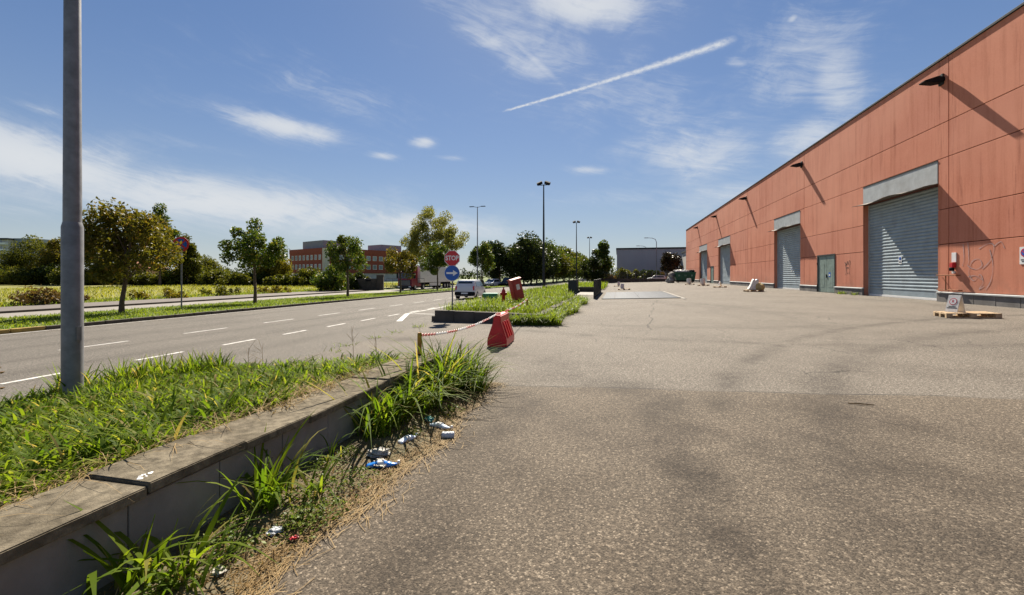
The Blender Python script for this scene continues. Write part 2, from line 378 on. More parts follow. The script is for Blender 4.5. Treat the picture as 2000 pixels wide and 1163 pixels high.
sheet('grass_verge', vergex, lambda t: kerbx(t) - .16, -60, 200, M['turf'], .10, 4)
sheet('service_road', -36.6, vergex, -60, 140, M['svc'], .0, 6)
sheet('pavement', -41.8, -36.75, -60, 58, M['pave'], .13)
sheet('field', -220.0, -41.8, -60, 130, M['field'], .06)
sheet('back_lot', EDGE, 60.0, 104, 240, M['svc'], -.01)
sheet('roadside_ground', lambda t: -60.0, vergex, 140, 400, M['turf'], -.02, 10)
# kerbs as individual stones near by
ky = pmat('kerb_yellow', (.40, .27, .06), .85, .25, 3, .2, 40, dirt=(.09, .075, .05), dscale=1.2, damt=.85)
kd = pmat('kerb_stone', (.085, .07, .05), .9, .3, 3, .3, 40, dirt=(.05, .045, .03), dscale=1.2, damt=.7)
kroot = empty('kerb', (0, 0, 0)); kroot['kind'] = 'structure'
t = -2.0; i = 0
while t < 62:
    l = .98; x = kerbx(t)
    MB().box(-.08, .08, 0, l - .02, -.06, .15 + rng.uniform(-.006, .006)).build('kerb_stone', ky if t < 11.5 else kd, kroot, .012, loc=(x - .08, t, gz(x)), rz=math.atan2(kerbx(t) - kerbx(t + 1), 1), seg=1)
    t += 1.0; i += 1
sheet('far_kerb', lambda t: kerbx(t) - .16, lambda t: kerbx(t), 62, 200, kd, .14, 4, None, kroot)
MB().box(-36.75, -36.60, -60, 58, -1.0, gz(-36) + .135).build('pavement_kerb', kd).__setitem__('kind', 'structure')

# painted markings: each stripe a sheet of its own
mk = empty('road_markings', (0, 0, 0)); mk['kind'] = 'structure'
def stripe(x0, t0, x1, t1, w, dz=.005):
    d = Vector((x1 - x0, t1 - t0)); nrm = Vector((-d.y, d.x)).normalized() * w / 2
    ps = [(x0 + nrm.x, t0 + nrm.y), (x0 - nrm.x, t0 - nrm.y), (x1 - nrm.x, t1 - nrm.y), (x1 + nrm.x, t1 + nrm.y)]
    MB().add([(a, b, gz(a) + dz) for a, b in ps], [(0, 1, 2, 3)]).build('stripe', M['line'], mk)
for k in range(-2, 16):
    stripe(-9.75, 4.9 + k * 2.05, -9.8, 5.95 + k * 2.05, .12)
for k in range(-1, 10):
    stripe(-13.6, 8.2 + k * 3.25 - .3, -13.6, 9.5 + k * 3.25, .12)
tt_ = -20.0
while tt_ < 180: stripe(kerbx(tt_) + .38, tt_, kerbx(tt_ + 8) + .38, tt_ + 8, .13); tt_ += 8
stripe(-8.0, 14.9, -9.5, 18.5, .22); stripe(-9.5, 18.5, -9.7, 40, .14); stripe(-9.4, 18.45, -7.6, 17.9, .13)

# ------------------------------------------------------------------ steel grating let into the yard, with its pale kerb
gr = empty('steel_grating', (0, 0, 0), 0, 'galvanised steel grating let flush into the yard asphalt', 'grating')
gm_ = pmat('grating_steel', (.115, .125, .14), .75, .2, 6, spec=.2)
for k in range(6):
    x0 = -1.0 + k * .795
    MB().box(x0, x0 + .775, 28.9, 40.6, -.05, .018).build('panel', gm_, gr).rotation_euler = (0, -math.atan(.027), 0)
bars = MB()
for k in range(40): bars.box(-1.0 + k * .12, -.97 + k * .12, 28.9, 40.6, .018, .034)
bars.build('bearing_bars', gm_, gr).rotation_euler = (0, -math.atan(.027), 0)
MB().box(-1.03, 3.8, 28.78, 28.88, -.05, .04).build('frame', M['dark_metal'], gr).rotation_euler = (0, -math.atan(.027), 0)
MB().box(3.80, 3.98, 27.6, 40.4, -.1, .14).build('kerb', M['concrete'], gr, .02)

# ------------------------------------------------------------------ the red warehouse
WX = 13.65; WZ = gz(WX); ROOF = 10.86
def wallmat():
    m = bpy.data.materials.new('red_render'); m.use_nodes = True; t = m.node_tree; q = NG(t); b = t.nodes['Principled BSDF']
    pos = q.n('ShaderNodeNewGeometry').outputs['Position']
    inf = q.n('ShaderNodeObjectInfo')
    base = q.mix(q.mapr(q.noise(pos, .5, 6, .6), .3, .7), (.51, .178, .105), (.61, .23, .138))
    base = q.mix(q.m('MULTIPLY', inf.outputs['Random'], .55), base, (.47, .17, .115))
    # rain streaks: noise stretched downwards
    st = q.noise(q.vm('MULTIPLY', pos, (1, 1.6, .10)), 1.6, 6, .62)
    base = q.mix(q.mapr(st, .48, .70, 0, .75), base, (.36, .10, .05))
    st2 = q.noise(q.vm('MULTIPLY', pos, (1, 3.5, .22)), 1.3, 4, .6)
    base = q.mix(q.mapr(st2, .60, .72, 0, .75), base, (.25, .06, .03))
    base = q.mix(q.mapr(q.noise(q.vm('MULTIPLY', pos, (1, .5, .8)), .22, 4, .6), .40, .66, 0, .55), base, (.66, .30, .20))
    base = q.mix(q.mapr(q.noise(pos, 16, 4, .6), .35, .65, 0, .18), base, (.66, .28, .18))
    sy = q.n('ShaderNodeSeparateXYZ'); t.links.new(pos, sy.inputs[0])
    low = q.m('MULTIPLY', q.mapr(sy.outputs[2], .8, 1.7, 1, 0), q.mapr(q.noise(pos, 1.3, 5, .6), .4, .65))
    base = q.mix(q.m('MULTIPLY', low, .65), base, (.30, .16, .11))
    t.links.new(base, b.inputs['Base Color']); b.inputs['Roughness'].default_value = .9; b.inputs['Specular IOR Level'].default_value = .2
    bp = q.n('ShaderNodeBump'); bp.inputs['Strength'].default_value = .22; bp.inputs['Distance'].default_value = .01
    t.links.new(q.noise(pos, 45, 4, .7), bp.inputs['Height']); t.links.new(bp.outputs[0], b.inputs['Normal'])
    return m
M['wall'] = wallmat()
M['joint'] = pmat('dark_joint_mastic', (.10, .028, .02), .9, .2, 3)  # dark red behind the panel joints, also on body and soffits
M['plinth'] = pmat('plinth_stone', (.155, .145, .135), .85, .3, 1.8, .25, 50, dirt=(.055, .05, .045), dscale=1.1, damt=.6, space='w')
M['shutter'] = pmat('shutter_steel', (.29, .355, .39), .5, .12, 2, spec=.3, dirt=(.2, .22, .22), dscale=1.5, damt=.45, space='w')
M['lintel'] = pmat('lintel_metal', (.40, .42, .42), .55, .14, 2.5, .05, 30, dirt=(.25, .24, .22), dscale=1.0, damt=.5, space='w')
M['gdoor'] = pmat('green_door_paint', (.20, .27, .235), .55, .2, 3, dirt=(.09, .12, .10), dscale=1.8, damt=.6, space='w')
M['flap'] = pmat('rusty_flap', (.13, .11, .09), .7, .3, 3, dirt=(.2, .10, .04), dscale=2, damt=.6, space='w')
wh = empty('warehouse', (WX, 50, WZ), 0, 'long salmon red panel warehouse with roller shutter doors', 'building')
def W_(t): return t - 50
BAYS = [7.62, 22.35, 37.1, 51.8, 66.55, 81.2, 95.8]
OPEN = [(22.99, 28.98), (37.85, 43.62), (59.45, 66.0), (73.95, 80.6)]
MAND = [(32.3, 34.84), (69.05, 71.2)]
ROWS = [(.81, 2.86), (2.86, 4.37), (4.37, 6.58), (6.58, 8.10), (8.10, ROOF)]
def cut(a, b, holes):
    segs = [(a, b)]
    for h0, h1 in holes:
        nx = []
        for s0, s1 in segs:
            if h1 <= s0 or h0 >= s1: nx.append((s0, s1)); continue
            if h0 > s0: nx.append((s0, h0))
            if h1 < s1: nx.append((h1, s1))
        segs = nx
    return [s for s in segs if s[1] - s[0] > .15]
for r, (z0, z1) in enumerate(ROWS):
    holes = (OPEN if r < 3 else []) + (MAND if r == 0 else [])
    for a, b in zip(BAYS[:-1], BAYS[1:]):
        for s0, s1 in cut(a, b, holes):
            e0 = 0 if any(abs(s0 - h[1]) < .01 for h in holes) else .018
            e1 = 0 if any(abs(s1 - h[0]) < .01 for h in holes) else .018
            pr = rng.uniform(-.003, .003)
            MB().box(pr, .05, W_(s0) + e0, W_(s1) - e1, z0 - WZ + .018, z1 - WZ - .012).build('panel', M['wall'], wh, .006, seg=1)
    for s0, s1 in cut(BAYS[0], BAYS[-1], holes):
        MB().box(.045, .42, W_(s0) + .002, W_(s1) - .002, z0 - WZ + (0 if r else -.9), z1 - WZ).build('backing_wall', M['joint'], wh)
# jambs: painted returns in each opening
for h0, h1 in OPEN:
    MB().box(.051, .425, W_(h1) - .004, W_(h1) + .03, -.3, 6.57 - WZ).build('jamb', M['wall'], wh)
    MB().box(.051, .425, W_(h0) - .03, W_(h0) + .004, -.3, 6.57 - WZ).build('jamb', M['wall'], wh)
# body, roof, capping
MB().box(.42, 32, W_(7.62), W_(95.8), -.6, ROOF - WZ - .25).build('body', M['joint'], wh)
MB().box(.06, 32, W_(95.8) - .02, W_(95.8) + .05, -.6, ROOF - WZ - .05).build('end_wall', M['wall'], wh)
MB().box(.06, 32, W_(7.62) - .05, W_(7.62) + .02, -.6, ROOF - WZ - .05).build('end_wall', M['wall'], wh)
for a, b in zip(BAYS[:-1], BAYS[1:]):
    MB().box(-.06, .5, W_(a) + .008, W_(b) - .008, ROOF - WZ - .005, ROOF - WZ + .09).build('roof_capping', M['dark_metal'], wh, .01, seg=1)
# plinth stones
pb = None
for s0, s1 in cut(BAYS[0], BAYS[-1], OPEN + MAND):
    n = max(1, round((s1 - s0) / 1.0)); l = (s1 - s0) / n
    for k in range(n):
        MB().box(-.05 + rng.uniform(-.006, .006), .045, W_(s0 + k*l) + .008, W_(s0 + (k+1)*l) - .008, -.3, .81 - WZ - .07).build('plinth_stone', M['plinth'], wh, .008, seg=1)
    MB().prism([(-.09, .81 - WZ - .066), (.044, .81 - WZ - .066), (.044, .81 - WZ + .012), (-.09, .81 - WZ - .02)], 'y', W_(s0) + .004, W_(s1) - .004).build('plinth_capping', M['lintel'], wh)
# roller shutters
def shutter(h0, h1, idx):
    z0, z1 = 0.02, 5.75 - WZ; x = .30
    pitch = .165; n = int((z1 - z0 - .35) / pitch); V = []; F = []
    prof = []
    for k in range(n):
        zz = z0 + .35 + k * pitch
        for a, d in ((0., 0.0), (.2, -.030), (.5, -.046), (.8, -.030), (.94, 0.006)): prof.append((x + d, zz + a * pitch))
    m = len(prof)
    for y in (W_(h0) + .03, W_(h1) - .03): V += [(p[0], y, p[1]) for p in prof]
    F = [(i, i + 1, m + i + 1, m + i) for i in range(m - 1)]
    root = MB().box(x + .02, x + .04, W_(h0) + .005, W_(h1) - .005, z0, z1 + .1).build('shutter', M['shutter'], wh)
    sl = MB().add(V, F).build('slats', M['shutter'], root)
    MB().box(x - .03, x + .019, W_(h0) + .03, W_(h1) - .03, z0 + .10, z0 + .35).build('bottom_panel', M['shutter'], root, .006)
    MB().box(x - .045, x + .019, W_(h0) + .03, W_(h1) - .03, z0 - .01, z0 + .097).build('bottom_bar', M['white'] if idx < 2 else M['lintel'], root, .008)
    for y in (W_(h0) + .006, W_(h1) - .076): MB().box(x - .06, x + .018, y, y + .07, z0, z1).build('guide_rail', M['lintel'], root)
    # lintel panel and bent canopy flap
    MB().box(-.012, .06, W_(h0) + .01, W_(h1) - .01, 5.56 - WZ, 6.555 - WZ).build('lintel_panel', M['lintel'], wh, .006, seg=1)
    MB().box(-.028, -.0125, W_(h0) + .01, W_(h1) - .01, 6.50 - WZ, 6.55 - WZ).build('drip_trim', M['dark_metal'], wh)
    cz = 5.53 - WZ; V = []; NS = 12
    for k in range(NS + 1):
        y = W_(h0) - .02 + (h1 - h0 + .06) * k / NS; bend = -.06 * math.sin(k * .9 + idx) * (1 if 2 < k < 11 else .4)
        V += [(.06, y, cz + .02), (-.30, y, cz - .03 + bend * .3), (-.56, y, cz - .09 + bend), (-.56, y, cz - .105 + bend), (.06, y, cz - .0)]
    F = []
    for k in range(NS):
        for j in range(5): F.append((k*5+j, k*5+(j+1) % 5, (k+1)*5+(j+1) % 5, (k+1)*5+j))
    F += [(0, 1, 2, 3, 4), tuple(NS*5 + j for j in (4, 3, 2, 1, 0))]
    MB().add(V, F).build('canopy_flap', M['flap'], wh)
    MB().box(.055, .30, W_(h0) + .005, W_(h1) - .005, 5.50 - WZ, 5.56 - WZ).build('soffit', M['joint'], wh)
for i, (a, b) in enumerate(OPEN): shutter(a, b, i)
# notices on the first shutter: white plate with a dark disc
def notice(parent, x, y, z, w, h, ring=False):
    p = MB().box(x - .012, x, y - w/2, y + w/2, z - h/2, z + h/2).build('notice', M['white'], parent)
    d = MB().lathe([(w * .36, x - .016), (w * .36, x - .0125)], 20, (0, y, z + h * .18), 'x').build('disc', M['red'] if ring else M['blue'], p)
    d2 = MB().lathe([(w * .27, x - .019), (w * .27, x - .0165)], 20, (0, y, z + h * .18), 'x').build('disc', M['blue'], p)
    MB().box(x - .0155, x - .0125, y - w*.36, y + w*.36, z - h*.34, z - h*.27).build('text_bar', M['dark_metal'], p)
    MB().box(x - .0155, x - .0125, y - w*.30, y + w*.30, z - h*.22, z - h*.16).build('text_bar', M['dark_metal'], p)
notice(wh, .262, W_(26.1), 2.3 - WZ, .24, .40)
notice(wh, .262, W_(40.3), 2.0 - WZ, .2, .32)
# steel double doors
for i, (a, b) in enumerate(MAND):
    fr = MB().box(-.03, .12, W_(a) - .02, W_(a) + .07, -.2, 2.93 - WZ).box(-.03, .12, W_(b) - .07, W_(b) + .02, -.2, 2.93 - WZ).box(-.03, .12, W_(a) + .07, W_(b) - .07, 2.84 - WZ, 2.93 - WZ).build('door_frame', M['dark_metal'], wh)
    mid = (W_(a) + W_(b)) / 2
    for y0, y1 in ((W_(a) + .075, mid - .008), (mid + .008, W_(b) - .075)):
        d = MB().box(.02, .07, y0, y1, .02, 2.835 - WZ).build('door', M['gdoor'], wh, .006)
        MB().box(.012, .0195, y0 + .28, y1 - .28, .35, 2.3 - WZ).build('raised_rib', M['gdoor'], d)
    if i == 0:
        MB().box(-.03, .0195, mid - .10, mid - .04, 1.0, 1.22).build('handle', M['black'], wh)
        p = MB().box(.008, .0115, mid - .62, mid - .34, 1.05, 1.36).build('blue_notice', M['blue'], wh)
        MB().box(.004, .0075, mid - .56, mid - .40, 1.12, 1.24).build('mark', M['white'], p)
    for z in (.4, 1.9): MB().box(-.05, .0, W_(b) - .05, W_(b) + .01, z, z + .14).build('hinge', M['black'], wh)
MB().box(.0, .4, W_(32.3), W_(34.84), 2.86 - WZ - .001, 2.90 - WZ).build('door_head', M['joint'], wh)
# rusty hoop rail, bell box and plates beside the first shutter
rust = pmat('rusty_iron', (.22, .085, .03), .9, .4, 12, .3, 60)
rr = empty('wall_rail', (WX, 22.2, .8), 0, 'rusty iron hoop rail fixed low on the red wall beside shutter', 'rail')
MB().tube([(-.02, .62, .72), (-.16, .62, .72), (-.16, -.52, .72), (-.02, -.52, .72)], .022, 8).build('top_bar', rust, rr)
MB().tube([(-.02, .62, .10), (-.14, .62, .10), (-.14, -.62, .10), (-.02, -.62, .10)], .022, 8).build('lower_bar', rust, rr)
MB().tube([(-.15, .08, .10), (-.15, .08, .72)], .02, 8).build('upright', rust, rr)
bb = empty('alarm_box', (WX, 22.02, 1.62), 0, 'small red alarm sounder under a white plate on the wall', 'alarm')
MB().box(-.03, -.002, -.12, .12, .45, .85).build('plate', M['white'], bb)
MB().box(-.14, -.002, -.11, .08, .22, .42).build('housing', M['red'], bb, .02)
MB().lathe([(.07, 0.08), (.085, .12), (.085, .2), (.06, .22)], 14, (-.11, -.02, 0)).build('bell', M['black'], bb)
MB().box(-.07, -.002, -.06, .06, -.03, .09).build('junction_box', M['white'], bb, .01)
ns = empty('no_parking_plate', (WX, 18.78, 1.9), 0, 'white no parking plate with blue disc on red wall', 'sign')
MB().box(-.018, -.004, -.19, .19, 0, .6).build('plate', M['white'], ns)
MB().lathe([(.145, -.024), (.145, -.019)], 24, (0, 0, .40), 'x').build('ring', M['red'], ns)
MB().lathe([(.105, -.029), (.105, -.0245)], 24, (0, 0, .40), 'x').build('disc', M['blue'], ns)
MB().box(-.0335, -.0295, -.11, .11, -.016, .016, Matrix.Translation((0, 0, .40)) @ Matrix.Rotation(R(45), 4, 'X')).build('slash', M['red'], ns)
MB().box(-.0225, -.0185, -.14, .14, .14, .17).box(-.0225, -.0185, -.10, .10, .08, .11).build('text_bar', M['dark_metal'], ns)
# graffiti: thin paint strokes
def graffiti(name, mat, strokes, w, label):
    mb = MB()
    for s in strokes:
        pts = [Vector((0, a, b)) for a, b in s]
        # smooth by Catmull-Rom
        out_ = []
        for i in range(len(pts) - 1):
            p0, p1, p2, p3 = pts[max(i-1, 0)], pts[i], pts[i+1], pts[min(i+2, len(pts)-1)]
            for k in range(5):
                u = k / 5; out_.append(.5 * ((2*p1) + (p2-p0)*u + (2*p0-5*p1+4*p2-p3)*u*u + (3*p1-p0-3*p2+p3)*u**3))
        out_.append(pts[-1]); V = []
        for i, p in enumerate(out_):
            d = (out_[min(i+1, len(out_)-1)] - out_[max(i-1, 0)]); d.normalize(); n = Vector((0, -d.z, d.y)) * w * (.75 + .35 * math.sin(i * .7))
            V += [p + n, p - n]
        mb.add(V, [(2*i, 2*i+1, 2*i+3, 2*i+2) for i in range(len(out_) - 1)])
    o = mb.build(name, mat); o.location = (WX - .007, 0, 0)
    return tag(o, label, 'graffiti')
paint = pmat('faded_blue_spray', (.42, .26, .24), .9, .25, 8)
pblk = pmat('black_spray', (.03, .02, .02), .9, .2, 8)
graffiti('spray_drawing', paint, [[(21.3, 2.85), (21.25, 2.1), (21.3, 1.9), (20.9, 1.75), (20.6, 1.9), (20.75, 2.15), (21.1, 2.05), (21.25, 1.6), (21.0, 1.3), (20.7, 1.55), (20.55, 1.25), (20.75, .98), (20.5, 1.1)],
    [(20.6, 1.75), (20.2, 2.1), (20.05, 2.6), (20.3, 2.72), (20.75, 2.55)], [(20.05, 2.6), (19.75, 2.75), (19.6, 2.5)], [(20.25, 2.5), (20.1, 1.9), (20.2, 1.3), (20.45, .95)], [(21.55, 2.8), (21.5, 2.2), (21.6, 1.9)], [(21.3, 1.45), (20.95, 1.5), (20.6, 1.35)]], .018, 'faded blue grey spray scribble on wall beside first shutter')
graffiti('spray_tag', pblk, [[(31.05, 2.35), (30.9, 2.2), (30.75, 2.38), (30.6, 2.15)], [(31.0, 2.1), (30.7, 2.3), (30.45, 2.4), (30.5, 2.0), (30.55, 1.6)], [(30.95, 2.2), (30.9, 1.85), (30.95, 1.55)], [(30.6, 2.0), (30.85, 1.95), (30.75, 1.6)]], .022, 'black spray tag between green door and first shutter')
# floodlights on wall brackets under the eaves
fl0 = empty('wall_floodlight', (WX, 22.75, 9.92), 0)
MB().prism([(0, .12), (-.22, .20), (-.74, .05), (-.74, .0), (-.30, -.08), (0, -.04)], 'y', -.20, .20).build('housing', M['black'], fl0, .012)
MB().box(-.06, -.002, -.13, .13, -.16, .30).build('bracket', M['dark_metal'], fl0, .006)
MB().tube([(-.03, .0, .2), (-.03, .0, .32), (.0, .0, .34)], .012, 6).build('conduit', M['galv'], fl0)
for i, t in enumerate((22.75, 37.55, 52.4, 67.4, 82.3)):
    o = fl0 if i == 0 else copy_tree(fl0)
    o.location = (WX, t, 9.92)
    tag(o, ['black wall floodlight high above the alarm box and spray scribble', 'black wall floodlight above the second roller shutter from the pallet sign', 'black wall floodlight above the blank wall between second and third shutters', 'black wall floodlight above the wall beyond the third shutter', 'black wall floodlight under the eaves beyond the last shutter'][i], 'floodlight', 'floodlights along the warehouse eaves')

# ------------------------------------------------------------------ planter wall on the left
M['coping'] = pmat('coping_stone', (.165, .14, .10), .95, .5, 16, .4, 90, dirt=(.055, .045, .03), dscale=3.0, damt=.8, space='w', spec=.1)
M['facing'] = pmat('wall_facing', (.21, .195, .185), .9, .25, 3, .2, 80, dirt=(.16, .14, .12), dscale=1.2, damt=.5, space='w')
pw = empty('planter_wall', (-2.45, 1.5, -.05), 0, 'low grey planter wall with brown coping slabs beside the yard', 'wall')
WEND = 5.9; TOPZ = .385
MB().box(-.36, -.035, -3.5, WEND - 1.5, -.1, TOPZ - .055 + .05 - .004).build('core', M['concrete'], pw)
t = -2.0 - 1.5; 
while t < WEND - 1.5 - .1:
    e = min(t + .53, WEND - 1.5)
    MB().box(-.034, rng.uniform(-.004, .002), t + .003, e - .003, -.1, TOPZ + .05 - .06).build('facing_panel', M['facing'], pw, .003, seg=1)
    t += .53
t = -3.44
while t < WEND - 1.5 - .1:
    e = min(t + .62, WEND - 1.5 + .02); dz = rng.choice((0, .006, -.010, .022, -.016)); tl = rng.uniform(-.022, .022)
    o = MB().box(-.425, .045, 0, e - t - .007, -.058, 0).build('coping_slab', M['coping'], pw, .006)
    o.location = (rng.uniform(-.006, .006), t, TOPZ + .05 + dz); o.rotation_euler = (tl * .8, rng.uniform(-.01, .01), rng.uniform(-.006, .006))
    if t <= .33 < e: slab_mid, slab_t = o, t
    t = e
drop = MB()
for k in range(14):
    a = rng.gauss(0, .012); b_ = rng.gauss(0, .045); r = rng.uniform(.004, .013)
    drop.lathe([(r, 0), (r * .8, .0012)], 9, (a, b_, 0))
o = drop.build('bird_dropping', M['white'], slab_mid, loc=(-.07, .33 - slab_t, .0008))
# earth of the planting bed, falling towards the road
def bedz(x, t): return float(np.interp(x, [-7.1, -6, -4.5, -2.8], [-.12, -.03, .13, .345])) - max(0, t - 4.2) * .06
V = []; F = []; nx, ny = 14, 16
for j in range(ny + 1):
    for i in range(nx + 1):
        x = -7.1 + (4.34) * i / nx; y = -3.0 + 9.15 * j / ny
        zz = bedz(x, y) + rng.uniform(-.015, .015)
        if i == 0 or j == ny: zz = gz(x) - .02
        V.append((x, y, zz))
F = [(j*(nx+1)+i, j*(nx+1)+i+1, (j+1)*(nx+1)+i+1, (j+1)*(nx+1)+i) for j in range(ny) for i in range(nx)]
o = MB().add(V, F).build('planting_bed', M['soil']); o['kind'] = 'structure'
# narrow earth strip at the wall's foot
V = []; F = []
for j in range(33):
    y = -1.0 + 7.05 * j / 32; w = .80 + .06 * math.sin(y * 2.1) + .05 * math.sin(y * 5.3)
    x0 = -2.45 if y < 5.8 else -2.75
    for i in range(5):
        u = i / 4; x = x0 + (-2.45 - x0 + w) * u
        V.append((x, y, gz(x) + .006 + .035 * (1 - u) * (1 if y < 5.7 else .3) + rng.uniform(0, .01) * (u < .9)))
F = [(j*5+i, j*5+i+1, (j+1)*5+i+1, (j+1)*5+i) for j in range(32) for i in range(4)]
o = MB().add(V, F).build('earth_strip', M['soil']); o['kind'] = 'structure'

# ------------------------------------------------------------------ kerbed island with its low wall
IW = .28
iw = empty('island_wall', (-4.5, 14.3, -.12), 0, 'low dark concrete wall edging the weedy island by the sign', 'wall')
M['dwall'] = pmat('weathered_wall', (.075, .062, .05), .92, .3, 2, .3, 50, dirt=(.045, .038, .03), dscale=1.5, damt=.7, space='w')
n = 5
for k in range(n):
    x0, x1 = -2.0 + k * .82, -2.0 + (k + 1) * .82
    y = lambda x: .45 - (x + 2.0) * .22
    o = MB().add([(x0 + .005, y(x0), -.15), (x1 - .005, y(x1), -.15), (x1 - .005, y(x1) + .24, -.15), (x0 + .005, y(x0) + .24, -.15), (x0 + .005, y(x0), .36), (x1 - .005, y(x1), .37), (x1 - .005, y(x1) + .24, .37), (x0 + .005, y(x0) + .24, .36)],
            [(0,3,2,1),(4,5,6,7),(0,1,5,4),(1,2,6,5),(2,3,7,6),(3,0,4,7)]).build('wall_block', M['dwall'], iw, .012, seg=1)
for k in range(9):
    MB().box(1.86, 2.12, -.22 + k * 1.5, 1.26 + k * 1.5, -.15, .37 + rng.uniform(-.02, .02)).build('wall_block', M['dwall'], iw, .012, seg=1)
for k in range(22):
    MB().box(-2.15, -1.97, .52 + k * 1.5, 1.99 + k * 1.5, -.2, .14).build('kerb_block', M['dwall'], iw, .012, seg=1)
def isz(x, t): return .16 + .02 * math.sin(x * 3 + t)
V = []; F = []; nx, ny = 8, 24
for j in range(ny + 1):
    y = 14.35 + 33 * j / ny
    for i in range(nx + 1):
        x = -6.5 + (3.95 if y < 27.5 else 3.0) * i / nx; V.append((x, y + (0 if j else (-.22 * (x + 6.5) + .6)), isz(x, y)))
F = [(j*(nx+1)+i, j*(nx+1)+i+1, (j+1)*(nx+1)+i+1, (j+1)*(nx+1)+i) for j in range(ny) for i in range(nx)]
o = MB().add(V, F).build('island_earth', M['soil']); o['kind'] = 'structure'
sheet('rear_bed', -6.4, -1.4, 47.4, 70, M['soil'], .05)

# ------------------------------------------------------------------ grass and weeds
M['grass'] = leafmat('broad_grass', (.070, .13, .010), (.19, .245, .020), .58, .6, .9, (.32, .25, .09))
M['grass2'] = leafmat('verge_grass', (.10, .16, .016), (.21, .25, .03), .55, .45, .35)
M['meadow'] = leafmat('meadow_grass', (.17, .185, .02), (.28, .265, .03), .5, .5, .12)
M['straw'] = leafmat('dry_straw', (.24, .16, .075), (.42, .30, .15), .25, .6, 2.0)
M['dryweed'] = leafmat('withered_weed', (.16, .10, .04), (.26, .17, .07), .3, .6, 2.0)
M['creeper'] = leafmat('creeping_weed', (.075, .125, .015), (.17, .21, .03), .4, .45, 3.0)
def blades(P, h, w, lean, seg=4, seed=1, droop=.6, az=None):
    """grass blades as ribbons. P (n,3) roots; h, w, lean arrays or numbers"""
    r = np.random.default_rng(seed); n = len(P)
    h = np.broadcast_to(h, n) * r.uniform(.55, 1.25, n); w = np.broadcast_to(w, n) * r.uniform(.6, 1.3, n)
    a = r.uniform(0, 2*np.pi, n) if az is None else az; ln = np.broadcast_to(lean, n) * r.uniform(.3, 1.4, n)
    dx, dy = np.cos(a), np.sin(a); tw = a + np.pi/2 + r.uniform(-.6, .6, n)
    sx, sy = np.cos(tw), np.sin(tw); dr = droop * r.uniform(.2, 1.6, n)
    rows = []
    for k in range(seg + 1):
        u = k / seg; out_ = ln * u + dr * u**2.4 * .6; z = h * (u - dr * .55 * u**3)
        cx = P[:,0] + dx * out_ * h; cy = P[:,1] + dy * out_ * h; cz = P[:,2] + z
        ww = w * (.55 + .9*u - 1.43*u*u) if k < seg else w * .03
        rows.append(np.stack([np.stack([cx - sx*ww, cy - sy*ww, cz], 1), np.stack([cx + sx*ww, cy + sy*ww, cz], 1)], 1))
    V = np.stack(rows, 1).reshape(n, -1, 3); m = 2 * (seg + 1)
    base = np.arange(n)[:, None, None] * m
    q = np.array([[2*k, 2*k+1, 2*k+3, 2*k+2] for k in range(seg)])[None]
    return V.reshape(-1, 3), (base + q).reshape(-1, 4)
def merge(parts):
    Vs, Fs, b = [], [], 0
    for V, F in parts: Vs.append(V); Fs.append(F + b); b += len(V)
    return np.concatenate(Vs), np.concatenate(Fs)
def scatter(n, x0, x1, t0, t1, zf, seed, clump=0, mask=None):
    r = np.random.default_rng(seed)
    if clump:
        c = np.stack([r.uniform(x0, x1, clump), r.uniform(t0, t1, clump)], 1); i = r.integers(0, clump, n)
        p = c[i] + r.normal(0, .09, (n, 2)); p[:,0] = np.clip(p[:,0], x0, x1); p[:,1] = np.clip(p[:,1], t0, t1)
    else: p = np.stack([r.uniform(x0, x1, n), r.uniform(t0, t1, n)], 1)
    if mask is not None: p = p[mask(p[:,0], p[:,1], r)]
    z = np.array([zf(a, b) for a, b in p])
    return np.column_stack([p, z])
# foreground bed
P1 = scatter(9500, -7.0, -2.96, -.3, 6.0, bedz, 11, 520)
P2 = scatter(9000, -7.05, -2.92, -.3, 6.05, bedz, 12)
P3 = scatter(2600, -7.0, -5.6, 2.9, 6.0, bedz, 13, 70); P4 = scatter(900, -6.9, -5.9, 3.9, 5.6, bedz, 16, 22)
pt = [blades(P1, .25, .0150, .5, 6, 21, 1.0), blades(P2, .13, .012, .65, 4, 22, .9), blades(P3, .27, .014, .35, 5, 23, .7), blades(P4, .46, .015, .25, 5, 27, .5)]
# leaves along stems: short broad blades higher up
Ps = P1[::3].copy(); Ps[:,2] += np.random.default_rng(5).uniform(.05, .15, len(Ps)); pt.append(blades(Ps, .15, .014, .85, 4, 24, 1.0))
P5 = scatter(7000, -7.0, -2.94, -.3, 6.05, bedz, 17); pt.append(blades(P5, .20, .0045, .45, 4, 28, .8))
V, F = merge(pt); o = np_mesh('bed_grass', V, F, M['grass']); tag(o, 'broad bladed green grass filling the raised planter bed', 'grass', kind='stuff')
Pd = scatter(5200, -7.0, -2.76, -.3, 6.05, bedz, 14, 160); Pd2 = scatter(900, -3.05, -2.82, -.3, 5.9, lambda a, b: bedz(a, b) + .035, 15)
V, F = merge([blades(Pd, .12, .0045, 1.1, 3, 25, .8), blades(Pd2, .12, .003, 2.2, 3, 26, 1.6)])
o = np_mesh('bed_dry_grass', V, F, M['straw']); tag(o, 'dry straw lying among the planter bed grass', 'dry grass', kind='stuff')
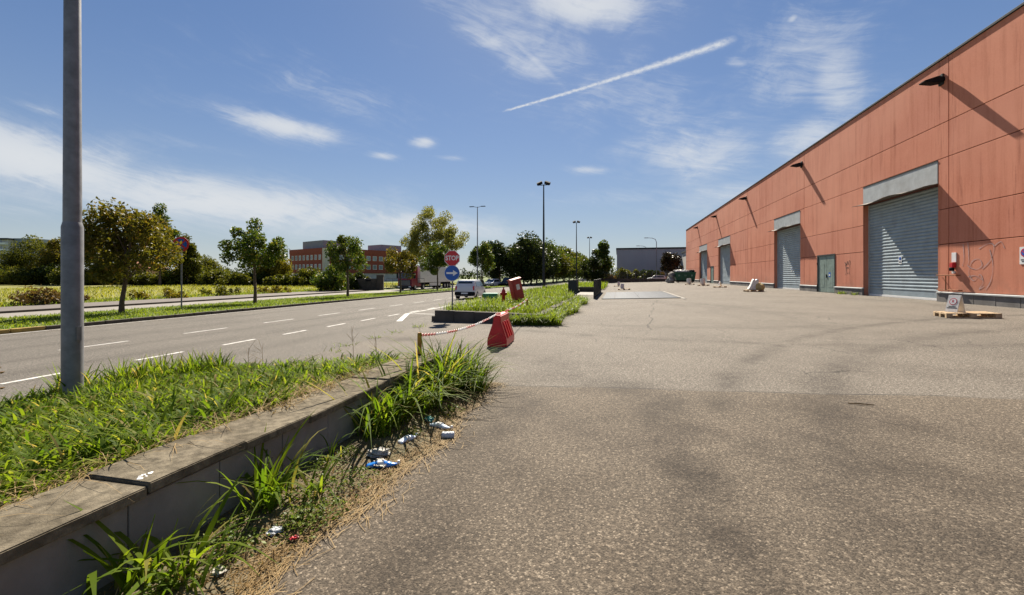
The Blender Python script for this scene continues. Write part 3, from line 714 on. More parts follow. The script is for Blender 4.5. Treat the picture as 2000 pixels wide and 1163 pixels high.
# tall seeding stalks at the road edge of the bed
stalk_m = M['dryweed']
def stalk(x, t, z, h, seed, label, heads=True):
    r = random.Random(seed); e = empty('wild_stalk', (x, t, z), 0, label, 'plant', 'dry stalks standing above the bed grass')
    mb = MB(); top = Vector((r.uniform(-.05, .05), r.uniform(-.05, .05), h))
    mb.tube([(0, 0, -.03), top * .5 + Vector((.01, 0, 0)), top], [.004, .003, .002], 5)
    hd = MB()
    for k in range(6):
        b = top * r.uniform(.45, .95); d = Vector((r.uniform(-.14, .14), r.uniform(-.14, .14), r.uniform(.06, .16)))
        mb.tube([b, b + d], [.002, .0012], 4)
        if heads: hd.lathe([(.004, 0), (.022, .012), (.026, .018), (.004, .022)], 7, tuple(b + d))
    mb.build('stem', stalk_m, e)
    if heads: hd.build('seed_heads', stalk_m, e)
for i, (x, t, h, hd) in enumerate([(-6.7, 3.2, .62, True), (-6.9, 3.35, .50, True), (-6.6, 3.05, .46, True), (-4.0, 6.0, .62, False), (-5.7, 6.0, .42, False), (-3.6, 6.0, .44, False), (-5.9, 5.9, .45, False)]):
    stalk(x, t, bedz(x, t), h, 40 + i, 'thin dry seed stalk with umbel heads above bed grass' if hd else 'thin bare dry stalk rising at the far end of bed', hd)
# big weed clumps along the foot of the wall, each a plant of its own
def clump(x, t, z, n, h, w, seed, label, spread=.06, lean=.45, mat='grass', droop=.8):
    r = np.random.default_rng(seed); P = np.column_stack([r.normal(0, spread, n), r.normal(0, spread, n), np.full(n, -.03)])
    V, F = merge([blades(P, h, w, lean, 7, seed, droop)])
    e = empty('weed_clump', (x, t, z), 0, label, 'weed', 'tall grass clumps along the wall foot')
    np_mesh('blades', V, F, M[mat], e)
    st = MB(); rr_ = random.Random(seed)
    for k in range(max(2, n // 14)): st.tube([(rr_.gauss(0, spread), rr_.gauss(0, spread), -.03), (rr_.gauss(0, spread * 1.6), rr_.gauss(0, spread * 1.6), h * rr_.uniform(.4, .8))], [.005, .002], 5)
    st.build('stems', M[mat], e)
LB = 'tall broad grass clump growing at the foot of planter wall'
for i, (x, t, n, h, w, ln, lb) in enumerate([(-2.34, 1.60, 20, .46, .015, .36, 'upright grass clump with long pointed blades below the bird dropping'), (-2.22, 1.76, 20, .42, .014, .6, LB), (-2.05, 1.70, 20, .26, .009, .9, LB), (-2.28, 2.42, 46, .52, .012, .42, 'large arching grass clump standing alone against the grey wall'), (-2.1, 2.6, 26, .28, .009, .9, LB), (-2.30, 3.15, 14, .30, .007, .35, 'slim grass shoots with a seed head between two big clumps'),
        (-2.26, 3.72, 60, .52, .012, .45, LB), (-2.2, 4.05, 60, .46, .012, .55, LB), (-2.3, 4.35, 70, .56, .013, .5, LB), (-2.12, 4.6, 60, .46, .012, .55, LB), (-2.3, 4.9, 80, .60, .013, .5, LB), (-2.12, 5.15, 80, .54, .013, .55, LB), (-2.28, 5.45, 90, .60, .013, .55, LB), (-2.02, 5.5, 80, .46, .012, .6, LB), (-2.35, 5.9, 80, .56, .012, .55, LB), (-1.95, 5.8, 70, .36, .010, .7, LB), (-1.84, 5.55, 50, .28, .009, .8, LB), (-2.1, 5.95, 70, .42, .011, .6, LB), (-2.6, 6.05, 50, .5, .011, .5, LB)]):
    clump(x, t, gz(x) + .03, n, h * (1.05 if t < 3.6 else 1.35), w * 1.35, 60 + i, lb, .06, ln)
# creeping weeds, straw and brown litter on the strip
r0 = np.random.default_rng(3)
def strip_pts(n, seed, a=0., b=1., t0=1.0, t1=6.0):
    r = np.random.default_rng(seed); t = r.uniform(t0, t1, n); u = r.uniform(a, b, n)
    w = .80 + .06 * np.sin(t * 2.1) + .05 * np.sin(t * 5.3)
    x = -2.44 + w * u
    return np.column_stack([x, t, .027 * x + .02 * (1 - u) + .008])
def leaf_bits(P, s, seed, flat=.5):
    r = np.random.default_rng(seed); n = len(P); s = s * r.uniform(.5, 1.4, n)
    a = r.uniform(0, 2*np.pi, n); tl = r.normal(0, flat, n); tl2 = r.normal(0, flat, n)
    u = np.column_stack([np.cos(a), np.sin(a), tl]); v = np.column_stack([-np.sin(a), np.cos(a), tl2])
    u /= np.linalg.norm(u, axis=1)[:,None]; v /= np.linalg.norm(v, axis=1)[:,None]
    V = np.stack([P - u*s[:,None], P + v*s[:,None]*.55, P + u*s[:,None], P - v*s[:,None]*.55], 1).reshape(-1, 3)
    return V, np.arange(4*n).reshape(n, 4)
cp = []; rc = np.random.default_rng(77)
for k in range(30):
    cx, ct, rd = rc.uniform(-2.3, -1.82), rc.uniform(1.2, 5.95), rc.uniform(.07, .19); n = int(9000 * rd * rd) + 60
    P = np.column_stack([rc.normal(cx, rd * .55, n), rc.normal(ct, rd * .8, n), np.zeros(n)]); P[:,0] = np.clip(P[:,0], -2.43, -1.70)
    hmp = np.clip(1 - ((P[:,0] - cx)**2 + (P[:,1] - ct)**2) / (rd * rd * 2), .05, 1); P[:,2] = .027 * P[:,0] + .02 + rc.uniform(.1, 1, n) * .10 * hmp; cp.append(leaf_bits(P, .013, 300 + k, .6))
V, F = merge(cp); o = np_mesh('creeping_weeds', V, F, M['creeper']); tag(o, 'low creeping weeds spreading over the strip beside the wall', 'weeds', kind='stuff')
def straws(P, l, seed, up=.25, along=True, rad=.0018):
    r = np.random.default_rng(seed); n = len(P); a = (np.pi/2 + r.normal(0, .55, n)) if along else r.uniform(0, np.pi, n)
    l = l * r.uniform(.4, 1.3, n); d = np.column_stack([np.cos(a), np.sin(a), r.normal(0, up, n)]) * l[:,None]
    s = np.column_stack([-np.sin(a), np.cos(a), np.zeros(n)]) * rad; z = np.array([0, 0, rad * 1.2])
    A, B = P - d/2, P + d/2; m = P + np.column_stack([r.normal(0, .008, n), r.normal(0, .008, n), r.uniform(0, .012, n)])
    for q_ in (A, B, m): q_[:,2] = np.maximum(q_[:,2], .027 * q_[:,0] + .004)
    V = np.stack([A - s, A + s, m - s + z, m + s + z, B - s, B + s], 1).reshape(-1, 3)
    b = np.arange(n)[:,None,None] * 6; F = (b + np.array([[0, 1, 3, 2], [2, 3, 5, 4]])[None]).reshape(-1, 4)
    return V, F
st = [straws(strip_pts(1500, 31, .80, 1.07), .19, 32, .06), straws(strip_pts(1800, 33, .0, .9), .14, 34, .35), straws(strip_pts(160, 35, 1.0, 1.25), .16, 36, .02)]
V, F = merge(st); o = np_mesh('dry_straw', V, F, M['straw']); tag(o, 'dry straw swept along the edge of the asphalt by the weeds', 'straw', kind='stuff')
V, F = merge([straws(strip_pts(7000, 41, 0, .95), .10, 42, .5, False, .0022), leaf_bits(strip_pts(4200, 43, 0, 1.0), .012, 44, .4)])
o = np_mesh('withered_weeds', V, F, M['dryweed']); tag(o, 'brown withered weeds matted on the strip under the wall', 'weeds', kind='stuff')
# island weeds
def imask(x, t, r): return (t > 14.55 - .22 * (x + 6.5) + .75) & ((x < -2.7) | (t > 27.8))
P = scatter(22000, -6.55, -2.60, 14.4, 46, isz, 51, 0, imask); P = P[(P[:,1] < 27.6) | (P[:,0] < -3.75)]
Pn = P[P[:,1] < 24]; Pf = P[P[:,1] >= 24]
Pe = scatter(6500, -2.65, -1.65, 13.4, 27.5, lambda a, b: gz(a), 52); Pe = Pe[(Pe[:,0] < -1.85 + .2*np.sin(Pe[:,1]*1.1))]
Pf2 = scatter(900, -3.3, -2.0, 13.55, 13.95, lambda a, b: gz(a), 59); Pe = np.concatenate([Pe, Pf2])
V, F = merge([blades(Pn, .42, .016, .4, 4, 53, .7), blades(Pf, .50, .024, .35, 3, 54, .6), blades(Pe, .46, .018, .5, 4, 55, .8)])
o = np_mesh('island_weeds', V, F, M['grass2']); tag(o, 'bright tall weeds covering the island behind the low wall', 'weeds', kind='stuff')
P = scatter(3200, -6.3, -1.5, 47.6, 68, lambda a, b: .0, 57); V, F = merge([blades(P, .75, .04, .3, 3, 58, .5)])
o = np_mesh('rear_weeds', V, F, M['grass2']); tag(o, 'tall sunlit weeds beyond the dark green railings', 'weeds', kind='stuff')
for i, (x, t, n, h) in enumerate([(-6.3, 9.2, 26, .16), (-6.35, 10.4, 22, .14), (-6.3, 11.6, 26, .16), (-6.3, 13.0, 44, .22), (-5.95, 8.3, 18, .12), (-6.1, 7.6, 16, .12)]):
    clump(x, t, gz(x), n, h, .008, 90 + i, 'small grass tuft sprouting from the gutter joint by driveway', .14, .8, 'grass2')
for i, (t, x) in enumerate([(29.6, WX - .12), (31.2, WX - .12), (30.9, WX - .1)]):
    clump(x, t, gz(x), 60, .30, .012, 100 + i, 'bright green weed tuft against the warehouse plinth', .14, .7, 'grass2')
# verge, meadow
def vz(x, t): return gz(x) + .10
P = scatter(42000, -31.0, -21.6, 0, 48, vz, 61); V1 = blades(P, .15, .022, .5, 2, 62, .6)
P = scatter(9000, -29.0, -18.9, 48, 95, vz, 63); P = P[[kerbx(b) - .3 > a > vergex(b) + .3 for a, b in P[:, :2]]]; V2 = blades(P, .15, .03, .5, 2, 64, .5)
V, F = merge([V1, V2]); o = np_mesh('verge_turf', V, F, M['grass2']); tag(o, 'short mown grass on the verge with the young trees', 'grass', kind='stuff')
def fz(x, t): return gz(x) + .06
P = scatter(26000, -100, -42.2, 6, 118, fz, 65); V1 = blades(P, .42, .045, .35, 3, 66, .5)
P = scatter(7000, -47, -42.0, 6, 66, fz, 67); V2 = blades(P, .34, .03, .4, 3, 68, .6)
o = np_mesh('meadow_grass', *V1, M['meadow']); tag(o, 'yellow green meadow grass of the open field', 'grass', kind='stuff')
o = np_mesh('roadside_weeds', *V2, M['grass2']); tag(o, 'greener rough weeds along the field side of the pavement', 'weeds', kind='stuff')

# ------------------------------------------------------------------ litter
def litter():
    blu = pmat('blue_plastic', (.03, .20, .62), .12, .2, 20, spec=.8); clr = pmat('clear_plastic', (.62, .68, .78), .12, .2, 25, spec=.9)
    foil = pmat('crumpled_film', (.45, .47, .50), .3, .3, 30, .6, 60); grey = pmat('grubby_bag', (.36, .33, .28), .5, .3, 14, .7, 40)
    def bottle(name, x, t, rz, mat, label, L_=.24, r=.033):
        e = empty(name, (x, t, gz(x) + .045), rz, label, 'bottle')
        prof = []
        for k in range(15):
            u = k / 14; rr_ = r * (1 + .07 * math.sin(u * 38)) if u < .72 else r * (1 - (u - .72) / .28 * .62); prof.append((rr_ if k else r * .7, u * L_))
        bo = MB().lathe(prof, 14, (0, 0, 0), 'x').build('body', mat, e, smooth=True); rb2 = random.Random(int(x * 1000))
        for v in bo.data.vertices: v.co.z = v.co.z * (.72 + .22 * math.sin(v.co.x * 31 + x)) - .010; v.co.y += rb2.uniform(-.001, .001) + .008 * math.sin(v.co.x * 22)
        MB().lathe([(r * 1.03, L_ * .36), (r * 1.03, L_ * .56)], 14, (0, 0, 0), 'x').build('label_band', M['offwhite'], e, smooth=True).scale = (1, 1, .8)
        MB().lathe([(.016, L_ + .001), (.016, L_ + .018)], 12, (0, 0, 0), 'x').build('cap', M['white'], e)
        return e
    bottle('plastic_bottle', -1.95, 3.1, R(25), blu, 'crushed blue plastic water bottle lying in the weeds')
    bottle('clear_bottle', -1.86, 4.12, R(-12), clr, 'clear plastic bottle lying on the straw near can', .25, .032)
    bottle('empty_bottle', -1.93, 3.60, R(70), clr, 'clear empty bottle half hidden in the grass clump', .2, .034)
    e = empty('drink_can', (-1.62, 3.84, gz(-1.62) + .036), R(18), 'pale aluminium drink can lying at the edge of the straw', 'can')
    MB().lathe([(.024, -.0), (.033, .008), (.033, .112), (.027, .12)], 18, (0, 0, 0), 'x').build('body', foil, e, smooth=True)
    MB().lathe([(.0255, -.003), (.0255, -.0005)], 18, (0, 0, 0), 'x').build('rim', M['dark_metal'], e)
    def bag(name, x, t, s, mat, seed, label, fl=.5):
        bm = bmesh.new(); bmesh.ops.create_icosphere(bm, subdivisions=3, radius=1); r = random.Random(seed)
        ph = [r.uniform(0, 6) for _ in range(6)]
        for v in bm.verts:
            c = v.co; k = 1 + .28 * math.sin(c.x * 5 + ph[0]) * math.sin(c.y * 6 + ph[1]) + .2 * math.sin(c.z * 9 + ph[2] + c.x * 4) + .1 * r.uniform(-1, 1)
            v.co = Vector((c.x * k * 1.2, c.y * k * .8, max(-.25, c.z * k * fl))) * s
        me = bpy.data.meshes.new(name); bm.to_mesh(me); bm.free(); me.materials.append(mat)
        o = bpy.data.objects.new(name, me); C.objects.link(o); o.location = (x, t, gz(x) + .03 + s * .2); o.rotation_euler = (0, 0, r.uniform(0, 6))
        tag(o, label, 'litter')
    bag('plastic_bag', -1.98, 3.32, .075, grey, 1, 'crumpled grey plastic bag behind the blue bottle')
    bag('paper_scrap', -1.86, 3.16, .06, grey, 2, 'flattened grubby paper beside the blue bottle', .15)
    bag('foil_wrapper', -1.98, 2.18, .036, foil, 3, 'crumpled blue and white wrapper in the weeds under the wall')
    bag('torn_film', -2.0, 1.82, .034, grey, 4, 'torn white plastic film caught in the weeds by wall', .3)
    bag('teal_wrapper', -1.93, 4.25, .05, pmat('teal_film', (.05, .25, .26), .3, .2, 20), 5, 'teal plastic wrapper deep in the grass clump')
    bag('red_scrap', -1.82, 2.15, .018, M['red'], 6, 'tiny red scrap among the creeping weeds')
    o = MB().tube([(2.50, 5.62, gz(2.5) + .008), (2.60, 5.59, gz(2.6) + .014), (2.73, 5.58, gz(2.7) + .01)], [.006, .007, .005], 6).build('fallen_stick', M['dryweed']); tag(o, 'small dark stick lying on the yard asphalt', 'stick')
litter()

# ------------------------------------------------------------------ trees and shrubs
M['bark'] = pmat('bark', (.10, .068, .045), .95, .3, 6, .6, 40)
LM = {
 'lime': leafmat('leaf_green', (.034, .062, .012), (.10, .135, .020), .42, .42, .6, (.20, .17, .03)),
 'olive': leafmat('leaf_olive', (.070, .070, .012), (.16, .135, .022), .45, .45, .5, (.24, .14, .03)),
 'dark': leafmat('leaf_dark', (.020, .034, .010), (.055, .070, .015), .3, .45, .4),
 'pale': leafmat('leaf_pale', (.13, .14, .035), (.26, .24, .06), .45, .45, .5),
 'hedge': leafmat('leaf_hedge', (.048, .062, .010), (.14, .135, .020), .42, .5, .3),
 'yellow': leafmat('leaf_yellow', (.13, .12, .014), (.22, .17, .022), .4, .5, .4),
 'brown': leafmat('leaf_brown', (.09, .06, .022), (.16, .10, .035), .3, .55, .6),
 'mag': leafmat('leaf_magnolia', (.018, .018, .010), (.045, .034, .016), .15, .35, .5),
}
def leaves(centres, rad, n, size, seed, flat=1.0):
    r = np.random.default_rng(seed); c = np.asarray(centres); k = len(c)
    i = r.integers(0, k, n); d = r.normal(0, 1, (n, 3)); d /= np.linalg.norm(d, axis=1)[:,None]
    rr_ = np.asarray(rad)[i] if np.ndim(rad) else np.full(n, rad)
    P = c[i] + d * (rr_ * r.uniform(.15, 1, n) ** .55)[:,None] * np.array([1, 1, flat])
    a = r.normal(0, 1, (n, 3)); a /= np.linalg.norm(a, axis=1)[:,None]; b = np.cross(a, r.normal(0, 1, (n, 3))); b /= np.linalg.norm(b, axis=1)[:,None]
    s = (size * r.uniform(.55, 1.35, n))[:,None]
    V = np.stack([P - a*s, P + b*s*.55, P + a*s, P - b*s*.55], 1).reshape(-1, 3)
    return V, np.arange(4*n).reshape(n, 4)
def tree(name, label, x, t, h, th, rx, rz, n, ls, leaf, seed, nclump=26, cr=.30, tr=.09, group=None, lean=(0, 0), z=None, cat='tree', dome=1.0, gap=.45):
    r = random.Random(seed); zb = gz(x) + .08 if z is None else z
    e = empty(name, (x, t, zb), 0, label, cat, group)
    cz = h - rz; mb = MB(); top = Vector((lean[0], lean[1], cz + rz * .35))
    mb.tube([(0, 0, -.15), (tr * .3, 0, th * .35), Vector((lean[0]*.4, lean[1]*.4, th)), top * .75, top], [tr * 1.35, tr, tr * .85, tr * .5, tr * .2], 8)
    cs, rs = [], []
    for k in range(nclump):
        while True:
            v = Vector((r.uniform(-1, 1), r.uniform(-1, 1), r.uniform(-.85, 1)))
            if gap < v.length < 1: break
        kx = (1 - .25 * max(0, v.z) * (2 - dome)) * r.uniform(.85, 1.08)
        p = Vector((lean[0] + v.x * rx * kx, lean[1] + v.y * rx * kx, cz + v.z * rz)); cs.append(tuple(p)); rs.append(rx * cr * r.uniform(.65, 1.3))
        if k % 2 == 0:
            b = Vector((lean[0]*.5, lean[1]*.5, th + (top.z - th) * r.uniform(0, .6))); mid = b.lerp(p, .5) + Vector((0, 0, .08 * h * r.uniform(-.3, .6)))
            mb.tube([b, mid, p], [tr * .42, tr * .25, tr * .08], 5)
    mb.build('trunk', M['bark'], e, smooth=True)
    V, F = leaves(cs, rs, n, ls, seed); np_mesh('crown', V, F, LM[leaf], e)
    return e
def shrub(name, label, x, t, h, rx, n, ls, leaf, seed, group=None, z=None, ry=None, nclump=16, cat='shrub'):
    r = random.Random(seed); zb = gz(x) + .05 if z is None else z; ry = ry or rx
    e = empty(name, (x, t, zb), 0, label, cat, group); cs, rs = [], []; mb = MB()
    for k in range(nclump):
        a = r.uniform(0, 6.28); q = r.uniform(0, 1) ** .6; hh = h * r.uniform(.18, .86) * (1 - .35 * q)
        p = (math.cos(a) * rx * q * .85, math.sin(a) * ry * q * .85, hh); cs.append(p); rs.append(min(rx, h) * r.uniform(.22, .42))
        mb.tube([(p[0] * .2, p[1] * .2, -.1), p], [.05, .015], 5)
    mb.build('stems', M['bark'], e)
    V, F = leaves(cs, rs, n, ls, seed); V[:,2] = np.maximum(V[:,2], .02); np_mesh('foliage', V, F, LM[leaf], e)
    return e
# young trees on the verge
tree('verge_tree', 'broad olive brown crowned tree leaning on the verge near round sign', -27.6, 18.9, 6.1, 1.9, 2.35, 2.05, 10920, 0.105, 'olive', 1, 34, .34, .12, 'young trees on the verge', (.5, .2))
tree('verge_tree', 'dark green young tree alone on the verge before the dark hedge', -26.6, 27.3, 6.3, 2.4, 2.05, 1.95, 6300, 0.105, 'lime', 2, 30, .30, .11, 'young trees on the verge', (-.1, 0))
tree('verge_tree', 'young tree on the verge in front of the red brick offices', -26.0, 38.0, 6.2, 2.5, 2.0, 1.9, 6090, 0.105, 'lime', 13, 28, .31, .11, 'young trees on the verge')
tree('verge_tree', 'small brownish tree on verge beside the front of the red truck', -25.6, 48.0, 5.6, 2.2, 1.9, 1.75, 7140, 0.105, 'olive', 4, 26, .34, .10, 'young trees on the verge')
tree('verge_tree', 'dense dark tree on the verge before the white trailer', -25.2, 58.2, 6.6, 2.6, 2.4, 2.1, 8820, 0.119, 'lime', 5, 30, .33, .11, 'young trees on the verge')
tree('verge_tree', 'dark tree on verge beside the twin arm street lamp', -22.6, 71, 7.6, 2.8, 2.5, 2.4, 7980, 0.133, 'lime', 6, 30, .33, .11, 'young trees on the verge')
x, t = site(-17.5, 100)
tree('birch_tree', 'tall airy pale leaved tree rising behind the truck', *site(-18.6, 104), 18.0, 4, 7.0, 7.2, 25200, 0.189, 'pale', 7, 80, .22, .25, z=-.8, gap=.3)
# tree belt along the far road
for i in range(13):
    d = 100 + i * 9.5; x = float(np.interp(d, [96, 220], [-20.0, -16.5])) + rng.uniform(-.5, .5); t = (d + x * SA) / CA
    tree('row_tree', 'dense dark tree in the long row lining the far road', x, t, 10.8 + rng.uniform(-.6, .7), 2.0, 5.0, 4.5, 9000 if i < 4 else 4200, .27 if i < 4 else .38, 'dark' if i < 2 else ('hedge' if i % 2 else 'lime'), 20 + i, 44, .36, .2, 'row of trees along the far road', z=-.55, gap=.1)
tree('row_tree', 'broad dark tree at the head of the row by the parked cars', *site(-2.6, 93), 9.8, 1.6, 4.4, 4.2, 10500, .26, 'dark', 40, 44, .38, .2, z=-.55, gap=.1)
tree('row_tree', 'dark full tree close behind the tilted red hose cabinet', *site(2.4, 90), 9.6, 1.4, 4.4, 4.2, 10500, .26, 'dark', 41, 44, .38, .2, z=-.5, gap=.1)
# right-hand background trees
tree('poplar_tree', 'tall pointed green tree behind the railings at yard end', *site(20.6, 99), 8.9, 1.2, 2.3, 4.2, 4200, .26, 'lime', 50, 34, .40, .14, z=-.05, dome=.2, gap=.1)
tree('yew_tree', 'dark rounded tree beside the pointed green tree', *site(17.5, 94), 6.6, .8, 2.3, 3.1, 3600, .24, 'dark', 51, 30, .42, .14, z=-.05, gap=.1)
tree('magnolia_tree', 'dark glossy conical tree before the grey hall', *site(35.6, 98), 6.9, .7, 2.2, 3.2, 4600, .22, 'mag', 52, 36, .40, .14, z=.25, dome=.3, gap=.1)
for i, (px, rx, h, lf) in enumerate([(1212, 2.6, 3.8, 'hedge'), (1240, 2.4, 3.5, 'hedge'), (1262, 2.2, 3.6, 'dark'), (1280, 2.0, 3.9, 'dark'), (1298, 1.8, 2.6, 'brown'), (1186, 2.4, 2.5, 'brown'), (1172, 2.2, 2.4, 'hedge')]):
    shrub('boundary_shrub', 'dark leafy shrub behind the mesh fence at yard end', *site((px - 1000) / 850 * 104, 104), h, rx, 2600, .22, lf, 70 + i, 'shrubs behind the yard fence', z=-.05)
# hedge and trees beyond the field (left)
for i in range(17):
    px = -40 + i * 46; d = 112 - i * 1.0 + rng.uniform(-4, 4)
    shrub('hedge_bush', 'dark overgrown bush in the hedge at the back of the field', *site((px - 1000) / 850 * d, d), (5.0 if i < 4 else 3.6 if i < 9 else 3.0) + rng.uniform(-.5, .9), 4.6, 5500, .27, 'hedge' if i % 3 else 'dark', 100 + i, 'bushes in the field hedge', z=-.8, nclump=34)
for i, (px, d, h, rx, rz, lf, lb) in enumerate([(60, 118, 12.2, 5.5, 5, 'hedge', 'broad green tree before the pale apartment block'), (118, 112, 12.6, 4.0, 5, 'olive', 'rounded green tree beside the steel pole beyond the field'),
        (205, 108, 13.5, 6, 5.2, 'hedge', 'bushy tree right behind the leaning verge tree beyond field'), (312, 96, 17.5, 3.6, 7.2, 'lime', 'tall leafy poplar beyond the field with two stems'), (365, 104, 11.5, 3.6, 4.5, 'hedge', 'sparse tree beyond field behind the round sign'), (535, 104, 7.6, 4.0, 3.2, 'yellow', 'yellow green rounded tree beside the brick offices'), (400, 118, 6.5, 5, 3, 'hedge', 'low wide tree over the dark hedge')]):
    tree('field_tree', lb, *site((px - 1000) / 850 * d, d), h, h * .16, rx, rz * 1.1, 11000, .24, lf, 140 + i, 48, .34, .25, 'trees beyond the field', z=-.8, gap=.2)
shrub('big_shrub', 'large round green shrub at the pavement in front of offices', -41.0, 55.5, 3.9, 3.0, 3600, .19, 'lime', 160, z=-.75, nclump=26)
shrub('dark_shrub', 'dark shrub between the round shrub and trimmed hedge', -41.5, 62.5, 3.3, 2.2, 2000, .2, 'dark', 161, z=-.75)
for i, px in enumerate((652, 690, 715)):
    shrub('clipped_hedge', 'trimmed green hedge beside the stone gate wall', *site((px - 1000) / 850 * 72, 72), 2.1, 1.7, 1500, .16, 'lime' if i else 'hedge', 165 + i, 'trimmed hedge by the gate', z=-.8)
for i, (x, t, h, rx, lf, lb) in enumerate([(-43.0, 23.5, 1.6, 1.6, 'brown', 'reddish brown bush on the field edge by round sign'), (-43.2, 25.5, 1.3, 1.4, 'brown', 'low brown bramble on the field edge'), (-43.5, 15.2, 1.6, 1.7, 'lime', 'leafy light green bush beside the steel pole'), (-44, 12.6, .8, 1.5, 'brown', 'flattened brown brushwood on the field'), (-43.3, 33, 1.1, 2.4, 'yellow', 'yellowish bramble along the pavement'), (-43.3, 40, 1.2, 2.4, 'hedge', 'low green bramble along the pavement'), (-43, 47, 1.0, 2.2, 'yellow', 'low yellow bramble near the round shrub'), (-47, 8, 1.1, 1.2, 'brown', 'small brown bush on the open meadow')]):
    shrub('field_bush', lb, x, t, h, rx, 900, .13, lf, 180 + i, z=gz(x) + .05)
# far wood closing the horizon
cs, rs = [], []
rw = random.Random(9)
for px in range(-300, 1250, 7):
    d = 300 + rw.uniform(-30, 30); x, t = site((px - 1000) / 850 * d, d); h = rw.uniform(2, 6.5); cs += [(x, t, h * .8 - .5), (x + 2, t, h * .35)]; rs += [3.2, 3.5]
V, F = leaves(cs, rs, 16000, .8, 5); o = np_mesh('far_wood', V, F, LM['dark']); tag(o, 'distant dark wood closing the horizon behind the field', 'wood', kind='stuff')

# ------------------------------------------------------------------ far buildings
M['brick'] = pmat('red_brick_cladding', (.27, .062, .035), .85, .15, .8, dirt=(.18, .04, .025), dscale=.4, damt=.5)
M['render'] = pmat('pale_render', (.52, .49, .43), .9, .1, .6); M['grey_clad'] = pmat('grey_cladding', (.20, .225, .25), .6, .1, .5)
M['winpane'] = pmat('far_window', (.22, .25, .27), .15, .35, .35, spec=.7)
cx, cy = site(-71.0, 165)
ob = empty('office_building', (cx, cy, -.9), YAW + R(-20), 'long two storey red brick office block with strip windows', 'building')
# local axes: +x runs right-and-back, +y runs left-and-back
def face_windows(root, axis, n, z0, w, h, start, step, off):
    for k in range(n):
        a = start + k * step
        if axis == 'y': b = lambda u, v, d0, d1: MB().box(d0, d1, u, v, z0, z0 + h)
        f = (MB().box(-.06, -.01, a, a + w, z0, z0 + h) if axis == 'y' else MB().box(a, a + w, -.06, -.01, z0, z0 + h)).build('window', M['white'], root)
        (MB().box(-.09, -.065, a + .12, a + w - .12, z0 + .12, z0 + h - .12) if axis == 'y' else MB().box(a + .12, a + w - .12, -.09, -.065, z0 + .12, z0 + h - .12)).build('pane', M['winpane'], f)
ob.rotation_euler = (0, 0, YAW + math.atan2(.80, .60))
MB().box(0, 44, 0, 27, 3.4, 12.6).build('wall', M['brick'], ob)
MB().box(.35, 44, .35, 27, 0, 3.4).build('ground_floor', M['render'], ob)
MB().box(-.12, 44.1, -.12, 27.1, 11.3, 13.1).build('parapet', M['brick'], ob, .03)
MB().box(-.5, 1.6, -.5, .9, 0, 12.9).build('stair_tower', M['render'], ob)
for z in (5.0, 8.6):
    face_windows(ob, 'y', 8, z, 1.7, 1.9, 2.6, 3.0, 0); face_windows(ob, 'x', 13, z, 1.9, 1.9, 3.0, 3.05, 0)
MB().box(4, 14, 8, 24, 13.1, 16.6).build('roof_plant', M['grey_clad'], ob, .05); MB().box(30, 41, 6, 16, 13.1, 16.2).build('roof_plant', M['grey_clad'], ob, .05)
ax_, ay_ = site(-243, 207)
ab = empty('apartment_block', (ax_, ay_, -.9), YAW, 'pale apartment block with rows of white balconies beyond trees', 'building')
MB().box(-40, 3.5, 0, 14, 0, 19.6).build('wall', M['render'], ab); MB().box(3.5, 12, 2, 14, 0, 20.4).build('side_wing', M['grey_clad'], ab)
MB().box(-40.5, 4, -1.0, 14.5, 19.6, 20.3).build('roof', M['dark_metal'], ab)
for k in range(6):
    z = 2.2 + k * 3.0
    b = MB().box(-38, 3.4, -1.5, -.02, z, z + .95).build('balcony', M['white'], ab)
    for j in range(7): MB().box(-37 + j * 5.8, -34.4 + j * 5.8, -.06, -.01, z + 1.1, z + 2.5).build('window', M['winpane'], ab)
hx, hy = site(-113, 128)
hb = empty('farmhouse', (hx, hy, -.8), YAW, 'small pink house with a tiled roof behind the field trees', 'house')
MB().box(-5, 5, 0, 8, 0, 4.6).build('wall', pmat('pink_render', (.50, .30, .22), .9, .1, 1), hb)
MB().prism([(-5.6, 4.6), (5.6, 4.6), (0, 7.4)], 'y', -.4, 8.4).build('roof', pmat('clay_tile', (.34, .14, .07), .9, .2, 2), hb)
# grey hall and pale annexe behind the yard
M['hall'] = pmat('hall_cladding', (.27, .30, .34), .55, .06, .4, stretch=(1, 1, .2))
gh = empty('grey_hall', (3, 122, -.1), 0, 'large blue grey ribbed metal hall beyond the yard fence', 'building')
MB().box(-3.3, 40, 0, 30, 0, 8.9).build('body', M['hall'], gh)
rb = MB()
for k in range(62): rb.box(-3.2 + k * .7, -2.95 + k * .7, -.06, -.005, 0, 8.5)
rb.build('cladding_ribs', M['hall'], gh); MB().box(-3.5, 40.2, -.2, 30.2, 8.75, 9.15).build('roof_edge', M['dark_metal'], gh)
ae_ = empty('pale_annexe', (16, 107, .2), 0, 'pale concrete annexe with high windows behind the warehouse end', 'building')
MB().box(0, 18, 0, 12, 0, 7.0).build('wall', M['render'], ae_); MB().box(-.2, 18.2, -.2, 12.2, 7.0, 7.4).build('roof_edge', M['dark_metal'], ae_)
for k in range(4):
    f = MB().box(.8 + k * 4, 3.6 + k * 4, -.05, -.005, 3.2, 5.4).build('window', M['dark_metal'], ae_); MB().box(1.0 + k * 4, 3.4 + k * 4, -.08, -.055, 3.35, 5.25).build('pane', M['winpane'], f)
